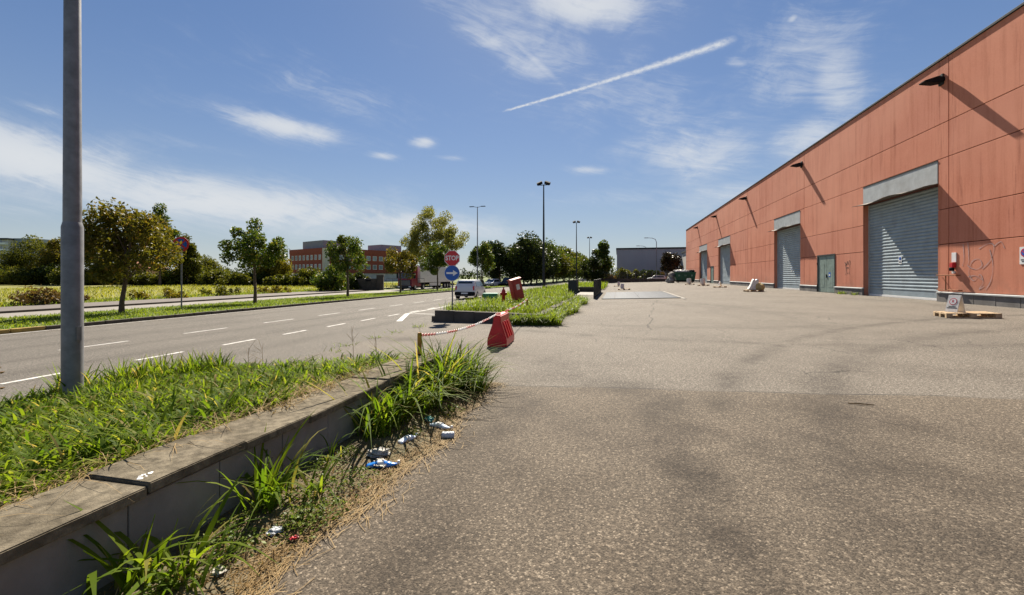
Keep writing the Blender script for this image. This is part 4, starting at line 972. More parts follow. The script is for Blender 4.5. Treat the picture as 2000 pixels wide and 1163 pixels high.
# low wall and mesh fence closing the yard
bw = empty('boundary_wall', (4, 97, 0), 0, 'low concrete boundary wall with mesh fence at yard end', 'wall')
for k in range(12):
    x0 = -8 + k * 1.7 + (-0.0); MB().box(x0 + .01, x0 + 1.69, -.12, .12, -.3, .88 + rng.uniform(-.01, .01)).build('wall_block', M['dwall'], bw, .01, seg=1)
    MB().tube([(x0 + .85, 0, .88), (x0 + .85, 0, 2.5)], .03, 6).build('post', M['galv'], bw)
ml = MB()
for z in np.arange(1.0, 2.45, .15): ml.tube([(-8, 0, z), (12.4, 0, z)], .008, 4)
for k in range(68): ml.tube([(-8 + k * .3, 0, .9), (-8 + k * .3, 0, 2.4)], .006, 4)
ml.build('mesh', M['galv'], bw)
# stone gate wall by the offices
gwx, gwy = site(-21.7, 70)
gw = empty('gate_wall', (gwx, gwy, -.85), YAW + R(8), 'grey stone gate wall with a taller pillar beside hedge', 'wall')
for k in range(4): MB().box(-3.0 + k * .72, -2.29 + k * .72, 0, .35, 0, 1.9).build('stone_block', M['dwall'], gw, .02, seg=1)
MB().box(-.1, 1.0, -.1, .55, 0, 2.45).build('pillar', M['dwall'], gw, .03); MB().box(-.16, 1.06, -.16, .61, 2.45, 2.55).build('cap', M['concrete'], gw)
MB().box(-1.8, -1.0, -.03, -.005, 1.45, 1.7).build('letter_box', M['black'], gw)
gt = empty('sliding_gate', (gwx + 1.3, gwy + .6, -.85), YAW + R(8), 'open barred steel gate beside the stone pillar', 'gate')
MB().tube([(0, 0, 1.9), (6, 0, 1.9)], .04, 6).tube([(0, 0, .2), (6, 0, .2)], .04, 6).build('frame', M['galv'], gt)
for k in range(7): MB().tube([(k, 0, .2), (k, 0, 1.9)], .03, 6).build('bar', M['galv'], gt)

# ------------------------------------------------------------------ poles and masts
pl = empty('street_pole', (-6.55, 3.94, .02), 0, 'thick galvanised steel pole with stepped sleeve in the bed', 'pole')
MB().tube([(0, 0, -.3), (0, 0, 2.08), (0, 0, 2.14)], [.102, .102, .088], 28).build('sleeve', M['galv'], pl, smooth=True)
MB().tube([(0, 0, 2.1), (0, 0, 9.0)], [.087, .066], 28).build('shaft', M['galv'], pl, smooth=True)
MB().box(.085, .112, -.03, .03, .68, .86).build('access_door', M['galv'], pl, .006)
def mast(x, t, h, label):
    e = empty('floodlight_mast', (x, t, gz(x)), 0, label, 'light mast', 'floodlight masts along the island')
    MB().tube([(0, 0, -.2), (0, 0, h * .45), (0, 0, h)], [.14, .11, .06], 12).build('shaft', M['dark_metal'], e, smooth=True)
    MB().tube([(-.55, 0, h - .05), (.55, 0, h - .05)], .045, 6).build('crossbar', M['dark_metal'], e)
    for s in (-1, 1):
        Mx = Matrix.Translation((s * .42, -.1, h + .12)) @ Matrix.Rotation(s * R(22), 4, 'Y') @ Matrix.Rotation(R(28), 4, 'X')
        MB().box(-.30, .30, -.18, .18, -.14, .14, Mx).build('lamp_head', M['black'], e, .02)
    return e
mast(-7.75, 46.2, 11.5, 'tall dark floodlight mast rising from the island before dark trees')
mast(-7.95, 86.3, 12.2, 'floodlight mast with twin heads between the railings and trees')
mast(-7.95, 127, 12.6, 'farthest thin floodlight mast beside the pointed tree')
tl = empty('twin_street_lamp', (-22.2, 67.4, gz(-22) + .1), 0, 'slim street lamp with two flat arms on the verge', 'street lamp')
MB().tube([(0, 0, -.2), (0, 0, 13.2)], [.12, .06], 10).build('shaft', M['galv'], tl, smooth=True)
for s in (-1, 1):
    MB().tube([(0, 0, 13.1), (s * .7, 0, 13.25)], .035, 6).build('arm', M['galv'], tl); MB().box(min(s*.6, s*1.35), max(s*.6, s*1.35), -.14, .14, 13.2, 13.3).build('lamp_head', M['dark_metal'], tl, .02)
for i, (lat, d, h, lb) in enumerate([(33.2, 100, 10.2, 'curved arm street lamp standing before the grey hall'), (36.5, 118, 9.6, 'smaller curved arm street lamp behind the dark conical tree')]):
    xx, yy = site(lat, d); e = empty('street_lamp', (xx, yy, .0), YAW, lb, 'street lamp')
    MB().tube([(0, 0, -.2), (0, 0, h - 1.0), (-.25, 0, h - .35), (-1.0, 0, h - .05), (-2.0, 0, h)], [.10, .08, .07, .06, .05], 8).build('shaft', M['galv'], e, smooth=True)
    MB().box(-2.8, -1.9, -.14, .14, h - .07, h + .06).build('lamp_head', M['galv'], e, .03)

# ------------------------------------------------------------------ road signs
def disc(mb, r, y0, y1, z, n=32): return mb.lathe([(r, y0), (r, y1)], n, (0, 0, z), 'y')
sg = empty('stop_sign', (-6.08, 15.45, .12), R(6), 'red stop sign over a blue arrow disc on grey post', 'sign')
MB().tube([(0, 0, -.2), (0, 0, 2.34)], .028, 12).build('post', M['galv'], sg, smooth=True)
def octa(r): return [(r * math.cos(R(22.5 + 45 * k)), 2.04 + r * math.sin(R(22.5 + 45 * k))) for k in range(8)]
p1 = MB().prism(octa(.315), 'y', -.048, -.036).build('octagon_rim', M['white'], sg)
p2 = MB().prism(octa(.295), 'y', -.053, -.0485).build('octagon_face', M['red'], sg)
face = Matrix.Translation((0, -.057, 2.04)) @ Matrix.Rotation(R(90), 4, 'X')
text_mesh('stop_lettering', 'STOP', .245, M['white'], p2, face, bold=.006, sx=.86)
p3 = disc(MB(), .30, -.048, -.036, 1.48).build('arrow_disc_rim', M['white'], sg); p4 = disc(MB(), .285, -.053, -.0485, 1.48).build('arrow_disc', M['blue'], sg)
MB().prism([(-.22, 1.445), (.04, 1.445), (.04, 1.37), (.22, 1.48), (.04, 1.59), (.04, 1.515), (-.22, 1.515)], 'y', -.059, -.0535).build('arrow', M['white'], p4)
for z in (1.48, 2.04): MB().box(-.05, .05, -.036, .036, z - .02, z + .02).build('clamp', M['dark_metal'], sg)
ns2 = empty('no_stopping_sign', (-28.3, 23.0, gz(-28) + .1), R(22), 'round red and blue no stopping sign on grey post', 'sign')
MB().tube([(0, 0, -.2), (0, 0, 4.55)], .045, 12).build('post', M['galv'], ns2, smooth=True)
disc(MB(), .50, -.075, -.06, 4.25).build('rim', M['red'], ns2); dd_ = disc(MB(), .375, -.082, -.0755, 4.25).build('blue_face', M['blue'], ns2)
for a in (45, -45):
    MB().box(-.40, .40, -.090 - (.002 if a > 0 else 0), -.0825, -.05, .05, Matrix.Translation((0, 0, 4.25)) @ Matrix.Rotation(R(a), 4, 'Y')).build('cross_bar', M['red'], ns2)
MB().box(-.10, .10, -.06, -.046, 3.35, 3.68).build('small_plate', M['white'], ns2)

# ------------------------------------------------------------------ barrier, chain, post
M['redpl'] = pmat('red_plastic', (.55, .012, .022), .38, .12, 4, .05, 30, dirt=(.30, .02, .02), dscale=3, damt=.5)
rb_ = empty('road_barrier', (-2.62, 9.72, gz(-2.62)), R(4), 'red plastic water filled road barrier on the driveway', 'barrier')
# profile across the width (x), extruded along y
body = [(-.22, 0), (.22, 0), (.22, .17), (.085, .56), (.085, .70), (-.085, .70), (-.085, .56), (-.22, .17)]
bm_ = MB(); nseg = 6
for k in range(nseg + 1):
    y = -.52 + 1.04 * k / nseg
    for j, (a, z) in enumerate(body): bm_.v.append((a, y, z))
nb = len(body)
for k in range(nseg):
    for j in range(nb): bm_.f.append((k*nb+j, k*nb+(j+1) % nb, (k+1)*nb+(j+1) % nb, (k+1)*nb+j))
bm_.f.append(tuple(range(nb))); bm_.f.append(tuple(nseg*nb + j for j in range(nb)))
bm_.build('body', M['redpl'], rb_, .022, smooth=True)
for y in (-.30, -.06, .18):
    for s in (-1, 1):
        Mx = Matrix.Translation((s * .158, y, .36)) @ Matrix.Rotation(-s * R(19), 4, 'Y'); MB().box(-.02, .02, -.05, .05, -.19, .19, Mx).build('rib', M['redpl'], rb_, .012)
MB().lathe([(.045, .70), (.045, .735)], 14, (0, -.3, 0)).build('filler_cap', M['redpl'], rb_, .006)
MB().box(-.11, .11, -.535, -.523, .10, .28).build('end_recess', M['redpl'], rb_, .004)
yp = empty('yellow_post', (-2.74, 5.70, TOPZ - .004), 0, 'short rusty yellow post on the end of the planter wall', 'post')
M['rusty_yellow'] = pmat('rusty_yellow', (.42, .20, .02), .75, .3, 10, .2, 50, dirt=(.14, .06, .02), dscale=6, damt=.85)
MB().lathe([(.031, -.03), (.031, .29), (.024, .31)], 18).build('tube', M['rusty_yellow'], yp, smooth=True)
MB().lathe([(.042, 0), (.038, .012)], 18).build('foot', M['dark_metal'], yp)
cw = pmat('chain_white', (.75, .73, .70), .5, .08, 5); crd = pmat('chain_red', (.62, .03, .02), .5, .08, 5)
def chain(a, b, sag, label, n, sz):
    a, b = Vector(a), Vector(b); e = empty('plastic_chain', a, 0, label, 'chain'); seg = {}
    for i in range(n):
        u = (i + .5) / n; p = a.lerp(b, u) - Vector((0, 0, sag * 4 * u * (1 - u))) - a
        u2 = u + .01; d = (a.lerp(b, u2) - Vector((0, 0, sag * 4 * u2 * (1 - u2))) - a - p).normalized()
        w = d.cross(Vector((0, 0, 1))).normalized(); up = w.cross(d); side = (w if i % 2 else up); L_ = sz
        mb = seg.setdefault((i // 9), MB()); pts = []
        for k in range(9):
            an = 2 * math.pi * k / 8; pts.append(p + d * math.cos(an) * L_ * .72 + side * math.sin(an) * L_ * .42)
        mb.tube(pts, L_ * .14, 5, False)
    for k, mb in seg.items(): mb.build('link_run', crd if k % 2 == 0 else cw, e)
chain((-2.71, 5.72, .655), (-2.62, 9.42, gz(-2.6) + .73), .10, 'red and white plastic chain from yellow post to red barrier', 76, .042)
chain((-2.60, 10.02, gz(-2.6) + .73), (-3.35, 16.2, .62), .05, 'red and white plastic chain from red barrier to island', 86, .046)
ip = empty('island_post', (-3.36, 16.25, .14), 0, 'short rusty post among island weeds holding the chain', 'post')
MB().lathe([(.03, -.1), (.03, .5), (.022, .52)], 12).build('tube', M['rusty_yellow'], ip, smooth=True)

# ------------------------------------------------------------------ hydrant and hose cabinet on the island
M['hyd'] = pmat('hydrant_red', (.42, .012, .012), .45, .15, 6, dirt=(.22, .01, .01), dscale=4)
M['cab'] = pmat('cabinet_red', (.34, .035, .032), .5, .12, 3, dirt=(.24, .06, .05), dscale=2, damt=.5)
M['cab_top'] = pmat('sunlit_cabinet_top', (.50, .16, .13), .6, .15, 4)  # paler pink paints sunlight on the cabinet roof into its colour
hy_ = empty('fire_hydrant', (-5.02, 19.0, .05), 0, 'small red fire hydrant among the island weeds', 'hydrant')
MB().lathe([(.11, -.1), (.11, .05), (.075, .08), (.075, .55), (.10, .58), (.10, .72), (.075, .80), (.03, .86), (.03, .95)], 16).build('barrel', M['hyd'], hy_, smooth=True)
for s in (-1, 1): MB().lathe([(.055, 0), (.055, .10), (.07, .10), (.07, .14)], 12, (0, 0, .64), 'x').build('outlet', M['hyd'], hy_) if s > 0 else MB().lathe([(.055, 0), (.055, -.10), (.07, -.10), (.07, -.14)], 12, (0, 0, .64), 'x').build('outlet', M['hyd'], hy_)
MB().lathe([(.115, .10), (.115, .15)], 16).build('flange', M['offwhite'], hy_)
hc = empty('hose_cabinet', (-4.40, 19.5, .15), R(-8), 'tilted red hose cabinet leaning on its post in weeds', 'cabinet')
Mx = Matrix.Translation((-.05, 0, .28)) @ Matrix.Rotation(R(-9), 4, 'Y') @ Matrix.Rotation(R(11), 4, 'X') @ Matrix.Rotation(R(-38), 4, 'Z')
MB().tube([(.08, 0, -.3), (.05, 0, .75)], .04, 8).build('post', M['dark_metal'], hc)
MB().box(-.17, .17, -.25, .25, 0, .92, Mx).build('case', M['cab'], hc, .012)
MB().prism([(-.20, .925), (.20, .925), (.20, .95), (0, .985), (-.20, .95)], 'y', -.28, .28).build('roof', M['cab_top'], hc).matrix_local = Mx
MB().box(.172, .186, -.20, .20, .08, .84, Mx).build('door', M['cab'], hc, .006); MB().box(.188, .192, -.08, .10, .45, .70, Mx).build('notice', M['offwhite'], hc)
gb = empty('green_crate', (-6.05, 20.4, .12), R(10), 'green plastic box standing in the weeds by the road', 'crate')
M['gplast'] = pmat('green_plastic', (.02, .22, .09), .45, .12, 5)
MB().prism([(-.30, 0), (.30, 0), (.34, .46), (-.34, .46)], 'y', -.28, .28).build('box', M['gplast'], gb, .02); MB().box(-.37, .37, -.31, .31, .462, .53).build('lid', pmat('green_lid', (.10, .34, .22), .4, .1, 4), gb, .02)

# ------------------------------------------------------------------ dark green railings by the ramp
M['rail'] = pmat('dark_green_paint', (.008, .018, .018), .5, .2, 4)
def railing(x, t0, t1, label, z=0):
    e = empty('railing', (x, t0, gz(x)), 0, label, 'railing', None)
    n = int((t1 - t0) / .55)
    for k in range(n + 1):
        y = (t1 - t0) * k / n; MB().box(-.03, .03, y - .03, y + .03, -.05, 1.27).build('post', M['rail'], e)
    for z_ in (.16, 1.22): MB().box(-.022, .022, 0, t1 - t0, z_, z_ + .05).build('rail_bar', M['rail'], e)
    MB().box(-.012, .012, .03, t1 - t0 - .03, .30, 1.20).build('infill_sheet', M['rail'], e)
    pk = MB()
    for k in range(int((t1 - t0) / .14)): pk.box(-.02, .02, .06 + k * .14, .08 + k * .14, .0, .30)
    pk.build('pickets', M['rail'], e)
    return e
railing(-3.66, 33.2, 41.6, 'dark green sheeted railing on the island side of ramp')
railing(-1.55, 29.3, 41.5, 'dark green sheeted railing beside the steel grating')
cr = empty('cross_railing', (-3.6, 33.2, gz(-3.6)), 0, 'short dark green railing panel closing the island end of ramp', 'railing')
MB().box(0, .55, -.012, .012, .25, 1.24).build('infill_sheet', M['rail'], cr)
for xx in (0, .55): MB().box(xx - .03, xx + .03, -.03, .03, -.05, 1.28).build('post', M['rail'], cr)
rs_ = empty('ramp_step', (-2.6, 41.9, -.07), 0, 'low dark retaining step at the back of the ramp', 'step')
MB().box(-1.0, 1.0, 0, .3, 0, .5).build('riser', M['dwall'], rs_, .01); MB().box(-1.0, 1.0, -6.5, -.02, .0, .03).build('landing', M['concrete'], rs_)

# ------------------------------------------------------------------ pallets with signs and sacks
def make_pallet():
    e = empty('pallet')
    for k in range(5): MB().box(-.60, .60, -.40 + k * .164, -.40 + k * .164 + (.145 if k % 2 == 0 else .10), .122, .144).build('deck_board', M['wood'], e, .003, seg=1)
    for y in (-.40, -.05, .30):
        for x in (-.60, -.07, .46): MB().box(x, x + .14, y, y + .10, .022, .10).build('block', M['wood'], e, .003, seg=1)
        MB().box(-.60, .60, y, y + .10, 0, .0215).build('bottom_board', M['wood'], e, .003, seg=1)
    for x in (-.60, -.07, .46): MB().box(x, x + .14, -.40, .40, .1005, .1215).build('stringer', M['wood'], e, .003, seg=1)
    return e
def make_aframe(h=.52):
    e = empty('folding_sign'); w = .17
    for s, nm in ((-1, 'front_panel'), (1, 'rear_panel')):
        Mx = Matrix.Translation((0, s * .135, 0)) @ Matrix.Rotation(s * R(14), 4, 'X'); p = MB().box(-w, w, -.008, .008, 0, h, Mx).build(nm, M['offwhite'], e, .004)
        if s < 0:
            F_ = Mx @ Matrix.Translation((0, -.011, h * .62)) @ Matrix.Rotation(R(90), 4, 'X')
            ring = MB(); ring.lathe([(.105, -.001), (.105, .0012)], 24); r_ = ring.build('red_ring', M['red'], p); r_.data.transform(F_)
            r2 = MB().lathe([(.085, .0013), (.085, .0026)], 24).build('white_disc', M['white'], p); r2.data.transform(F_)
            text_mesh('letter', 'R', .13, M['red'], p, F_ @ Matrix.Translation((0, 0, .0035)), bold=.002)
            for zz, ww in ((.30, .10), (.22, .14)): MB().box(-ww, ww, -.0105, -.0085, h * zz, h * zz + .022, Mx).build('text_bar', M['dark_metal'], p)
    return e
pal = make_pallet(); afr = make_aframe()
def put(o, x, t, rz, z=None):
    o.location = (x, t, (gz(x) if z is None else z)); o.rotation_euler = (0, -math.atan(.027), rz) if z is None else (0, 0, rz); return o
pl_spec = [(10.05, 15.75, R(-10), 'wooden pallet carrying a white folding sign near first shutter'), (10.15, 37.0, R(4), 'dark weathered pallet carrying a leaning white sack'), (10.28, 49.0, R(-5), 'wooden pallet with a small folding sign by second shutter'),
           (10.2, 57.5, R(2), 'pallet with a white drum near the third shutter'), (9.6, 64.0, R(-6), 'pallet with a white drum nearest the green skip'), (.62, 47.0, R(3), 'wooden pallet standing beyond the steel grating'), (.05, 63.0, R(2), 'pallet with signs farther behind the one past grating')]
for i, (x, t, a, lb) in enumerate(pl_spec):
    o = pal if i == 0 else copy_tree(pal); put(o, x, t, a); tag(o, lb, 'pallet', 'pallets set out across the yard')
for i, (x, t, a, lb) in enumerate([(9.80, 15.78, R(-72), 'white folding sign with red ring standing on the near pallet'), (10.28, 49.0, R(-80), 'small white folding sign on pallet by second shutter'), (.45, 47.0, R(-20), 'white folding sign on the pallet past the steel grating'), (.1, 63.0, R(10), 'white folding sign on the far pallet in mid yard')]):
    o = afr if i == 0 else copy_tree(afr); o.location = (x, t, gz(x) + .150); o.rotation_euler = (0, 0, a); tag(o, lb, 'sign', 'folding signs on pallets')
for x, t, lb in ((10.1, 57.5, 'white plastic drum standing on a pallet near third shutter'), (9.5, 64.0, 'white plastic drum standing on the pallet by green skip')):
    e = empty('plastic_drum', (x, t, gz(x) + .149), 0, lb, 'drum'); MB().lathe([(.27, 0), (.30, .04), (.30, .62), (.26, .70)], 18).build('body', M['offwhite'], e, smooth=True); MB().lathe([(.27, .702), (.27, .75)], 18).build('lid', M['offwhite'], e)
# leaning white sack with yellowish debris
e = empty('builders_sack', (10.0, 37.0, gz(10) + .149), 0, 'white woven sack leaning over on the dark pallet', 'sack')
bm = bmesh.new(); bmesh.ops.create_cube(bm, size=1); bmesh.ops.subdivide_edges(bm, edges=bm.edges[:], cuts=7, use_grid_fill=True); r = random.Random(4)
for v in bm.verts:
    c = v.co.copy(); k = 1 - .28 * (c.z + .5) + .06 * math.sin(c.x * 14 + c.z * 7) + .04 * math.sin(c.y * 17)
    v.co = Vector((c.x * .62 * k + .38 * (c.z + .5), c.y * .55 * k, (c.z + .5) * .92 + .05 * math.sin(c.x * 9) * (c.z > .3)))
me = bpy.data.meshes.new('sack_body'); bm.to_mesh(me); bm.free(); me.materials.append(M['offwhite']); so = bpy.data.objects.new('sack_body', me); C.objects.link(so); so.parent = e; so.scale = (.85, .85, .85)
for p in me.polygons: p.use_smooth = True
deb = pmat('yellow_sacking', (.42, .33, .15), .9, .25, 6, .3, 30); bm = bmesh.new(); bmesh.ops.create_icosphere(bm, subdivisions=3, radius=.36)
for v in bm.verts: v.co = Vector((v.co.x * 1.15, v.co.y, max(0, v.co.z + .18))) * (1 + .12 * math.sin(v.co.x * 13) * math.sin(v.co.y * 11))
me = bpy.data.meshes.new('debris_heap'); bm.to_mesh(me); bm.free(); me.materials.append(deb); so = bpy.data.objects.new('debris_heap', me); C.objects.link(so); so.location = (10.5, 37.05, gz(10.5) + .149); tag(so, 'yellowish sacking heaped behind the white sack on pallet', 'sacking')

# ------------------------------------------------------------------ skip full of rubbish at the far end
sk = empty('rubbish_skip', (11.2, 80.0, gz(11.2)), R(0), 'dark green metal skip heaped with rubbish at the warehouse end', 'skip')
M['skip'] = pmat('skip_green', (.012, .10, .045), .55, .18, 1.5, dirt=(.02, .04, .02), dscale=1, damt=.6)
MB().prism([(-1.45, .42), (1.45, .42), (1.65, 1.75), (-1.65, 1.75)], 'y', -1.0, 1.0).build('body', M['skip'], sk, .02)
MB().box(-1.72, 1.72, -1.06, 1.06, 1.751, 1.85).build('rim', M['skip'], sk, .02); MB().box(-1.4, 1.4, -.9, .9, .12, .419).build('underframe', M['black'], sk)
for k in range(5): MB().prism([(-1.3 + k * .62, .46), (-1.2 + k * .62, .46), (-1.2 + k * .62, 1.75), (-1.3 + k * .62, 1.75)], 'y', -1.07, -1.001).build('rib', M['skip'], sk)
for xx in (-1.05, -.02, 1.0): MB().box(xx - .14, xx + .14, -1.012, -1.0005, 1.1, 1.38).build('label_plate', pmat('worn_plate', (.20, .27, .20), .6, .2, 5), sk)
for xx in (-1.1, 1.1):
    for y in (-.8, .8): MB().lathe([(.12, -.05), (.12, .05)], 12, (xx, y, .12), 'x').build('castor', M['rubber'], sk)
MB().box(-1.6, 1.0, -.9, .9, 1.80, 1.87).build('rubbish_bed', M['offwhite'], sk)
for i, (x, y, s, c) in enumerate([(-1.2, -.5, .42, 'offwhite'), (-.7, -.3, .45, 'offwhite'), (-.1, -.5, .4, 'offwhite'), (.4, -.3, .38, 'concrete'), (-1.5, .1, .4, 'concrete'), (.9, -.2, .4, 'black'), (1.2, .1, .4, 'black')]):
    bm = bmesh.new(); bmesh.ops.create_icosphere(bm, subdivisions=2, radius=s); r = random.Random(i)
    for v in bm.verts: v.co *= 1 + r.uniform(-.22, .2); v.co.z *= .6
    me = bpy.data.meshes.new('rubbish_bag'); bm.to_mesh(me); bm.free(); me.materials.append(M[c]); o = bpy.data.objects.new('rubbish_bag', me); C.objects.link(o)
    o.location = (11.2 + x, 80 + y, gz(11.2) + 1.98); tag(o, ('pale' if c == 'offwhite' else 'grey' if c == 'concrete' else 'black') + ' rubbish bag heaped in the green skip', 'rubbish', 'rubbish bags in the skip')
for i, (dx, dy, s) in enumerate([(-2.2, -.4, .5), (-2.5, .2, .6), (-2.1, .3, .7)]):
    bm = bmesh.new(); bmesh.ops.create_icosphere(bm, subdivisions=2, radius=s); r = random.Random(30 + i)
    for v in bm.verts: v.co *= 1 + r.uniform(-.25, .2)
    me = bpy.data.meshes.new('rubbish_heap'); bm.to_mesh(me); bm.free(); me.materials.append(M['brownish'] if 'brownish' in M else M['concrete']); o = bpy.data.objects.new('rubbish_heap', me); C.objects.link(o)
    o.location = (11.2 + dx, 80 + dy, gz(9) + s * .75 + (.0 if i < 2 else .7)); tag(o, 'brown rubbish piled on the ground against the green skip', 'rubbish', 'rubbish piled beside the skip')

# ------------------------------------------------------------------ vehicles
def paint(name, c): return pmat(name, c, .35, .04, 2, coat=.15, spec=.4)
def make_car(name, x, t, rz, col, label, L_=3.9, Wd=1.66, Hh=1.48, z=None, van=False):
    e = empty(name, (x, t, gz(x) if z is None else z), rz, label, 'car'); pm = paint('car_paint', col); w = Wd / 2
    # stations along length: y, half width at sill, belt, roof; heights of bottom, belt, roof
    rear_r = .96 if van else .80
    S_ = [(-L_/2, w*.90, .36, .80, .82, w*.84), (-L_/2 + .06, w*.97, .26, .90, Hh*.70, w*.82), (-L_/2 + .32, w, .22, .93, Hh*.97, w*.78), (-L_*.1, w, .20, .93, Hh, w*.78), (L_*.10, w, .20, .92, Hh*.985, w*.77), (L_*.27, w, .22, .90, .93, w*.80), (L_*.44, w*.96, .25, .80, .83, w*.80), (L_/2, w*.82, .34, .62, .64, w*.7)]
    V = []; F = []
    for (y, hw, zb, zm, zt, tw) in S_:
        V += [(-hw*.92, y, zb), (hw*.92, y, zb), (hw, y, zb + .18), (hw, y, zm), (tw, y, zt), (-tw, y, zt), (-hw, y, zm), (-hw, y, zb + .18)]
    for k in range(len(S_) - 1):
        for j in range(8): F.append((k*8+j, k*8+(j+1) % 8, (k+1)*8+(j+1) % 8, (k+1)*8+j))
    F += [tuple(range(8))[::-1], tuple((len(S_)-1)*8 + j for j in range(8))]
    MB().add(V, F).build('body', pm, e, .03, smooth=True)
    # glazing, slightly proud
    def quad(nm, ps, mat, off): MB().add([Vector(p) + Vector(off) for p in ps] + [Vector(p) - Vector(off) * 2 for p in ps], [(0,1,2,3), (7,6,5,4), (0,4,5,1), (1,5,6,2), (2,6,7,3), (3,7,4,0)]).build(nm, mat, e)
    quad('rear_window', [(-w*.70, -L_/2 + .075, .97), (w*.70, -L_/2 + .075, .97), (w*.66, -L_/2 + .27, Hh*.90), (-w*.66, -L_/2 + .27, Hh*.90)], M['glass'], (0, -.03, .01))
    quad('windscreen', [(-w*.74, L_*.255, .96), (w*.74, L_*.255, .96), (w*.70, L_*.125, Hh*.92), (-w*.70, L_*.125, Hh*.92)], M['glass'], (0, .03, .02))
    for s in (-1, 1):
        quad('side_window', [(s*w*.985, -L_/2 + .45, .96), (s*w*.985, -.05, .96), (s*w*.83, -.05, Hh*.91), (s*w*.83, -L_/2 + .55, Hh*.90)], M['glass'], (s*.02, 0, 0))
        quad('side_window', [(s*w*.985, .02, .96), (s*w*.985, L_*.22, .95), (s*w*.83, L_*.11, Hh*.91), (s*w*.83, .02, Hh*.91)], M['glass'], (s*.02, 0, 0))
        MB().box(s*w*.83 - .06, s*w*.83 + .06, -L_/2 - .012, -L_/2 + .10, .68, 1.02).build('tail_light', M['red'], e, .02)
        MB().box(s*w*.66 - .13, s*w*.66 + .13, L_/2 - .10, L_/2 + .0, .55, .68).build('headlight', M['steel'], e, .03)
        MB().box(min(s*w, s*(w + .16)), max(s*w, s*(w + .16)), L_*.18, L_*.22, .93, 1.05).build('mirror', M['black'], e, .02)
        for yy in (-L_*.32, L_*.32):
            wl = MB().lathe([(.20, -.09), (.30, -.10), (.305, 0), (.30, .10), (.20, .09)], 20, (s * (w - .09), yy, .305), 'x').build('wheel', M['rubber'], e, smooth=True)
            MB().lathe([(.19, -.02), (.15, .0), (.19, .02)], 16, (s * (w + .005), yy, .305), 'x').build('rim', M['steel'], wl)
    MB().box(-w*.96, w*.96, -L_/2 - .06, -L_/2 + .10, .30, .58).build('rear_bumper', M['black'], e, .04)
    MB().box(-w*.92, w*.92, L_/2 - .12, L_/2 + .05, .28, .50).build('front_bumper', M['black'], e, .04)
    MB().box(-.26, .26, -L_/2 - .068, -L_/2 - .061, .42, .53).build('number_plate', M['white'], e)
    return e
make_car('hatchback_car', -11.5, 33.3, R(4), (.62, .63, .64), 'white hatchback driving away along the road by island', 3.75, 1.66, 1.50, van=True)
make_car('parked_car', -23.4, 80, R(172), (.70, .71, .72), 'white parked car beside the dark car beyond the verge', 4.2, 1.72, 1.5, z=-.6)
make_car('parked_suv', -20.9, 82.5, R(172), (.012, .014, .018), 'dark parked car next to the white car beyond verge', 4.4, 1.8, 1.72, z=-.55)
make_car('grey_car', -24.6, 74, R(176), (.16, .17, .18), 'grey car passing behind the white hatchback on service road', 4.2, 1.72, 1.45, z=-.62)
make_car('silver_car', 8.4, 103, R(90), (.55, .58, .60), 'pale car parked behind the boundary wall of yard', 4.1, 1.7, 1.45, z=.15)
make_car('far_white_car', -8.6, 128, R(85), (.7, .7, .7), 'white car glimpsed over the dark green railings', 4.1, 1.7, 1.5, z=-.2)
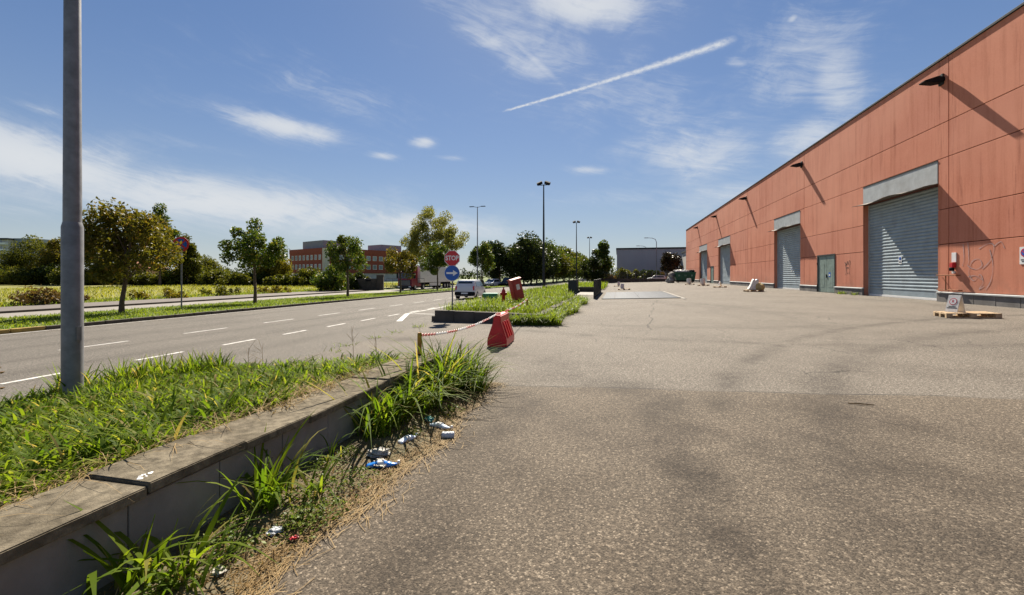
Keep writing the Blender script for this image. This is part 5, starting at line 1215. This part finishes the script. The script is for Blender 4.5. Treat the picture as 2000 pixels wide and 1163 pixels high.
# articulated lorry
tk = empty('articulated_truck', (-33.0, 63.3, gz(-33)), 0, 'red truck cab pulling a long white box trailer', 'truck')
M['truckred'] = paint('truck_red', (.22, .006, .016))
cab = [(-.02, .55), (2.15, .55), (2.15, 3.72), (1.2, 3.86), (.55, 3.55), (.28, 2.95), (.05, 1.75)]
MB().prism(cab, 'x', -1.22, 1.22).build('cab', M['truckred'], tk, .06, smooth=True)
for f in [tk.children[-1]]:
    pass
MB().add([(-1.10, .035, 1.86), (1.10, .035, 1.86), (1.08, .265, 2.86), (-1.08, .265, 2.86), (-1.10, .10, 1.86), (1.10, .10, 1.86), (1.08, .33, 2.86), (-1.08, .33, 2.86)], [(0,1,2,3), (7,6,5,4), (0,4,5,1), (1,5,6,2), (2,6,7,3), (3,7,4,0)]).build('windscreen', M['glass'], tk)
MB().box(-1.0, 1.0, -.05, -.021, .75, 1.62).build('grille', M['black'], tk)
for k in range(5): MB().box(-.95, .95, -.075, -.051, .82 + k * .16, .86 + k * .16).build('grille_bar', M['steel'], tk)
MB().box(-1.24, 1.24, -.14, -.02, .32, .72).build('bumper', M['dark_metal'], tk, .04)
for s in (-1, 1):
    MB().box(s*.95 - .2, s*.95 + .2, -.165, -.141, .46, .66).build('headlight', M['white'], tk, .02)
    MB().box(min(s*1.221, s*1.235), max(s*1.221, s*1.235), .55, 1.35, 1.85, 2.75).build('side_window', M['glass'], tk)
    MB().box(min(s*1.25, s*1.48), max(s*1.25, s*1.48), .05, .2, 1.9, 2.75).build('mirror', M['black'], tk, .03)
    MB().prism([(2.16, .55), (3.4, .55), (3.4, .95), (2.16, 1.2)], 'x', s*.75, s*1.2).build('side_skirt', M['truckred'], tk)
    for yy in (1.25, 4.3, 13.6, 14.9, 16.2):
        wl = MB().lathe([(.30, -.15), (.48, -.17), (.50, 0), (.48, .17), (.30, .15)], 20, (s * 1.05, yy, .5), 'x').build('wheel', M['rubber'], tk, smooth=True); MB().lathe([(.28, -.03), (.2, 0), (.28, .03)], 14, (s * 1.215, yy, .5), 'x').build('rim', M['steel'], wl)
MB().box(-.7, .7, -.03, -.003, 2.9, 3.2).build('sun_visor', M['black'], tk).location = (0, .18, 0)
MB().box(-1.27, 1.27, 3.0, 18.4, 1.18, 3.92).build('trailer_box', M['offwhite'], tk, .03); MB().box(-.5, .5, 2.0, 18.2, .72, 1.17).build('chassis', M['black'], tk)
MB().box(1.0, 1.22, 7.0, 11.5, .55, 1.1).build('side_locker', M['offwhite'], tk); MB().box(-1.25, 1.25, 18.25, 18.42, .55, .8).build('rear_bumper', M['black'], tk)
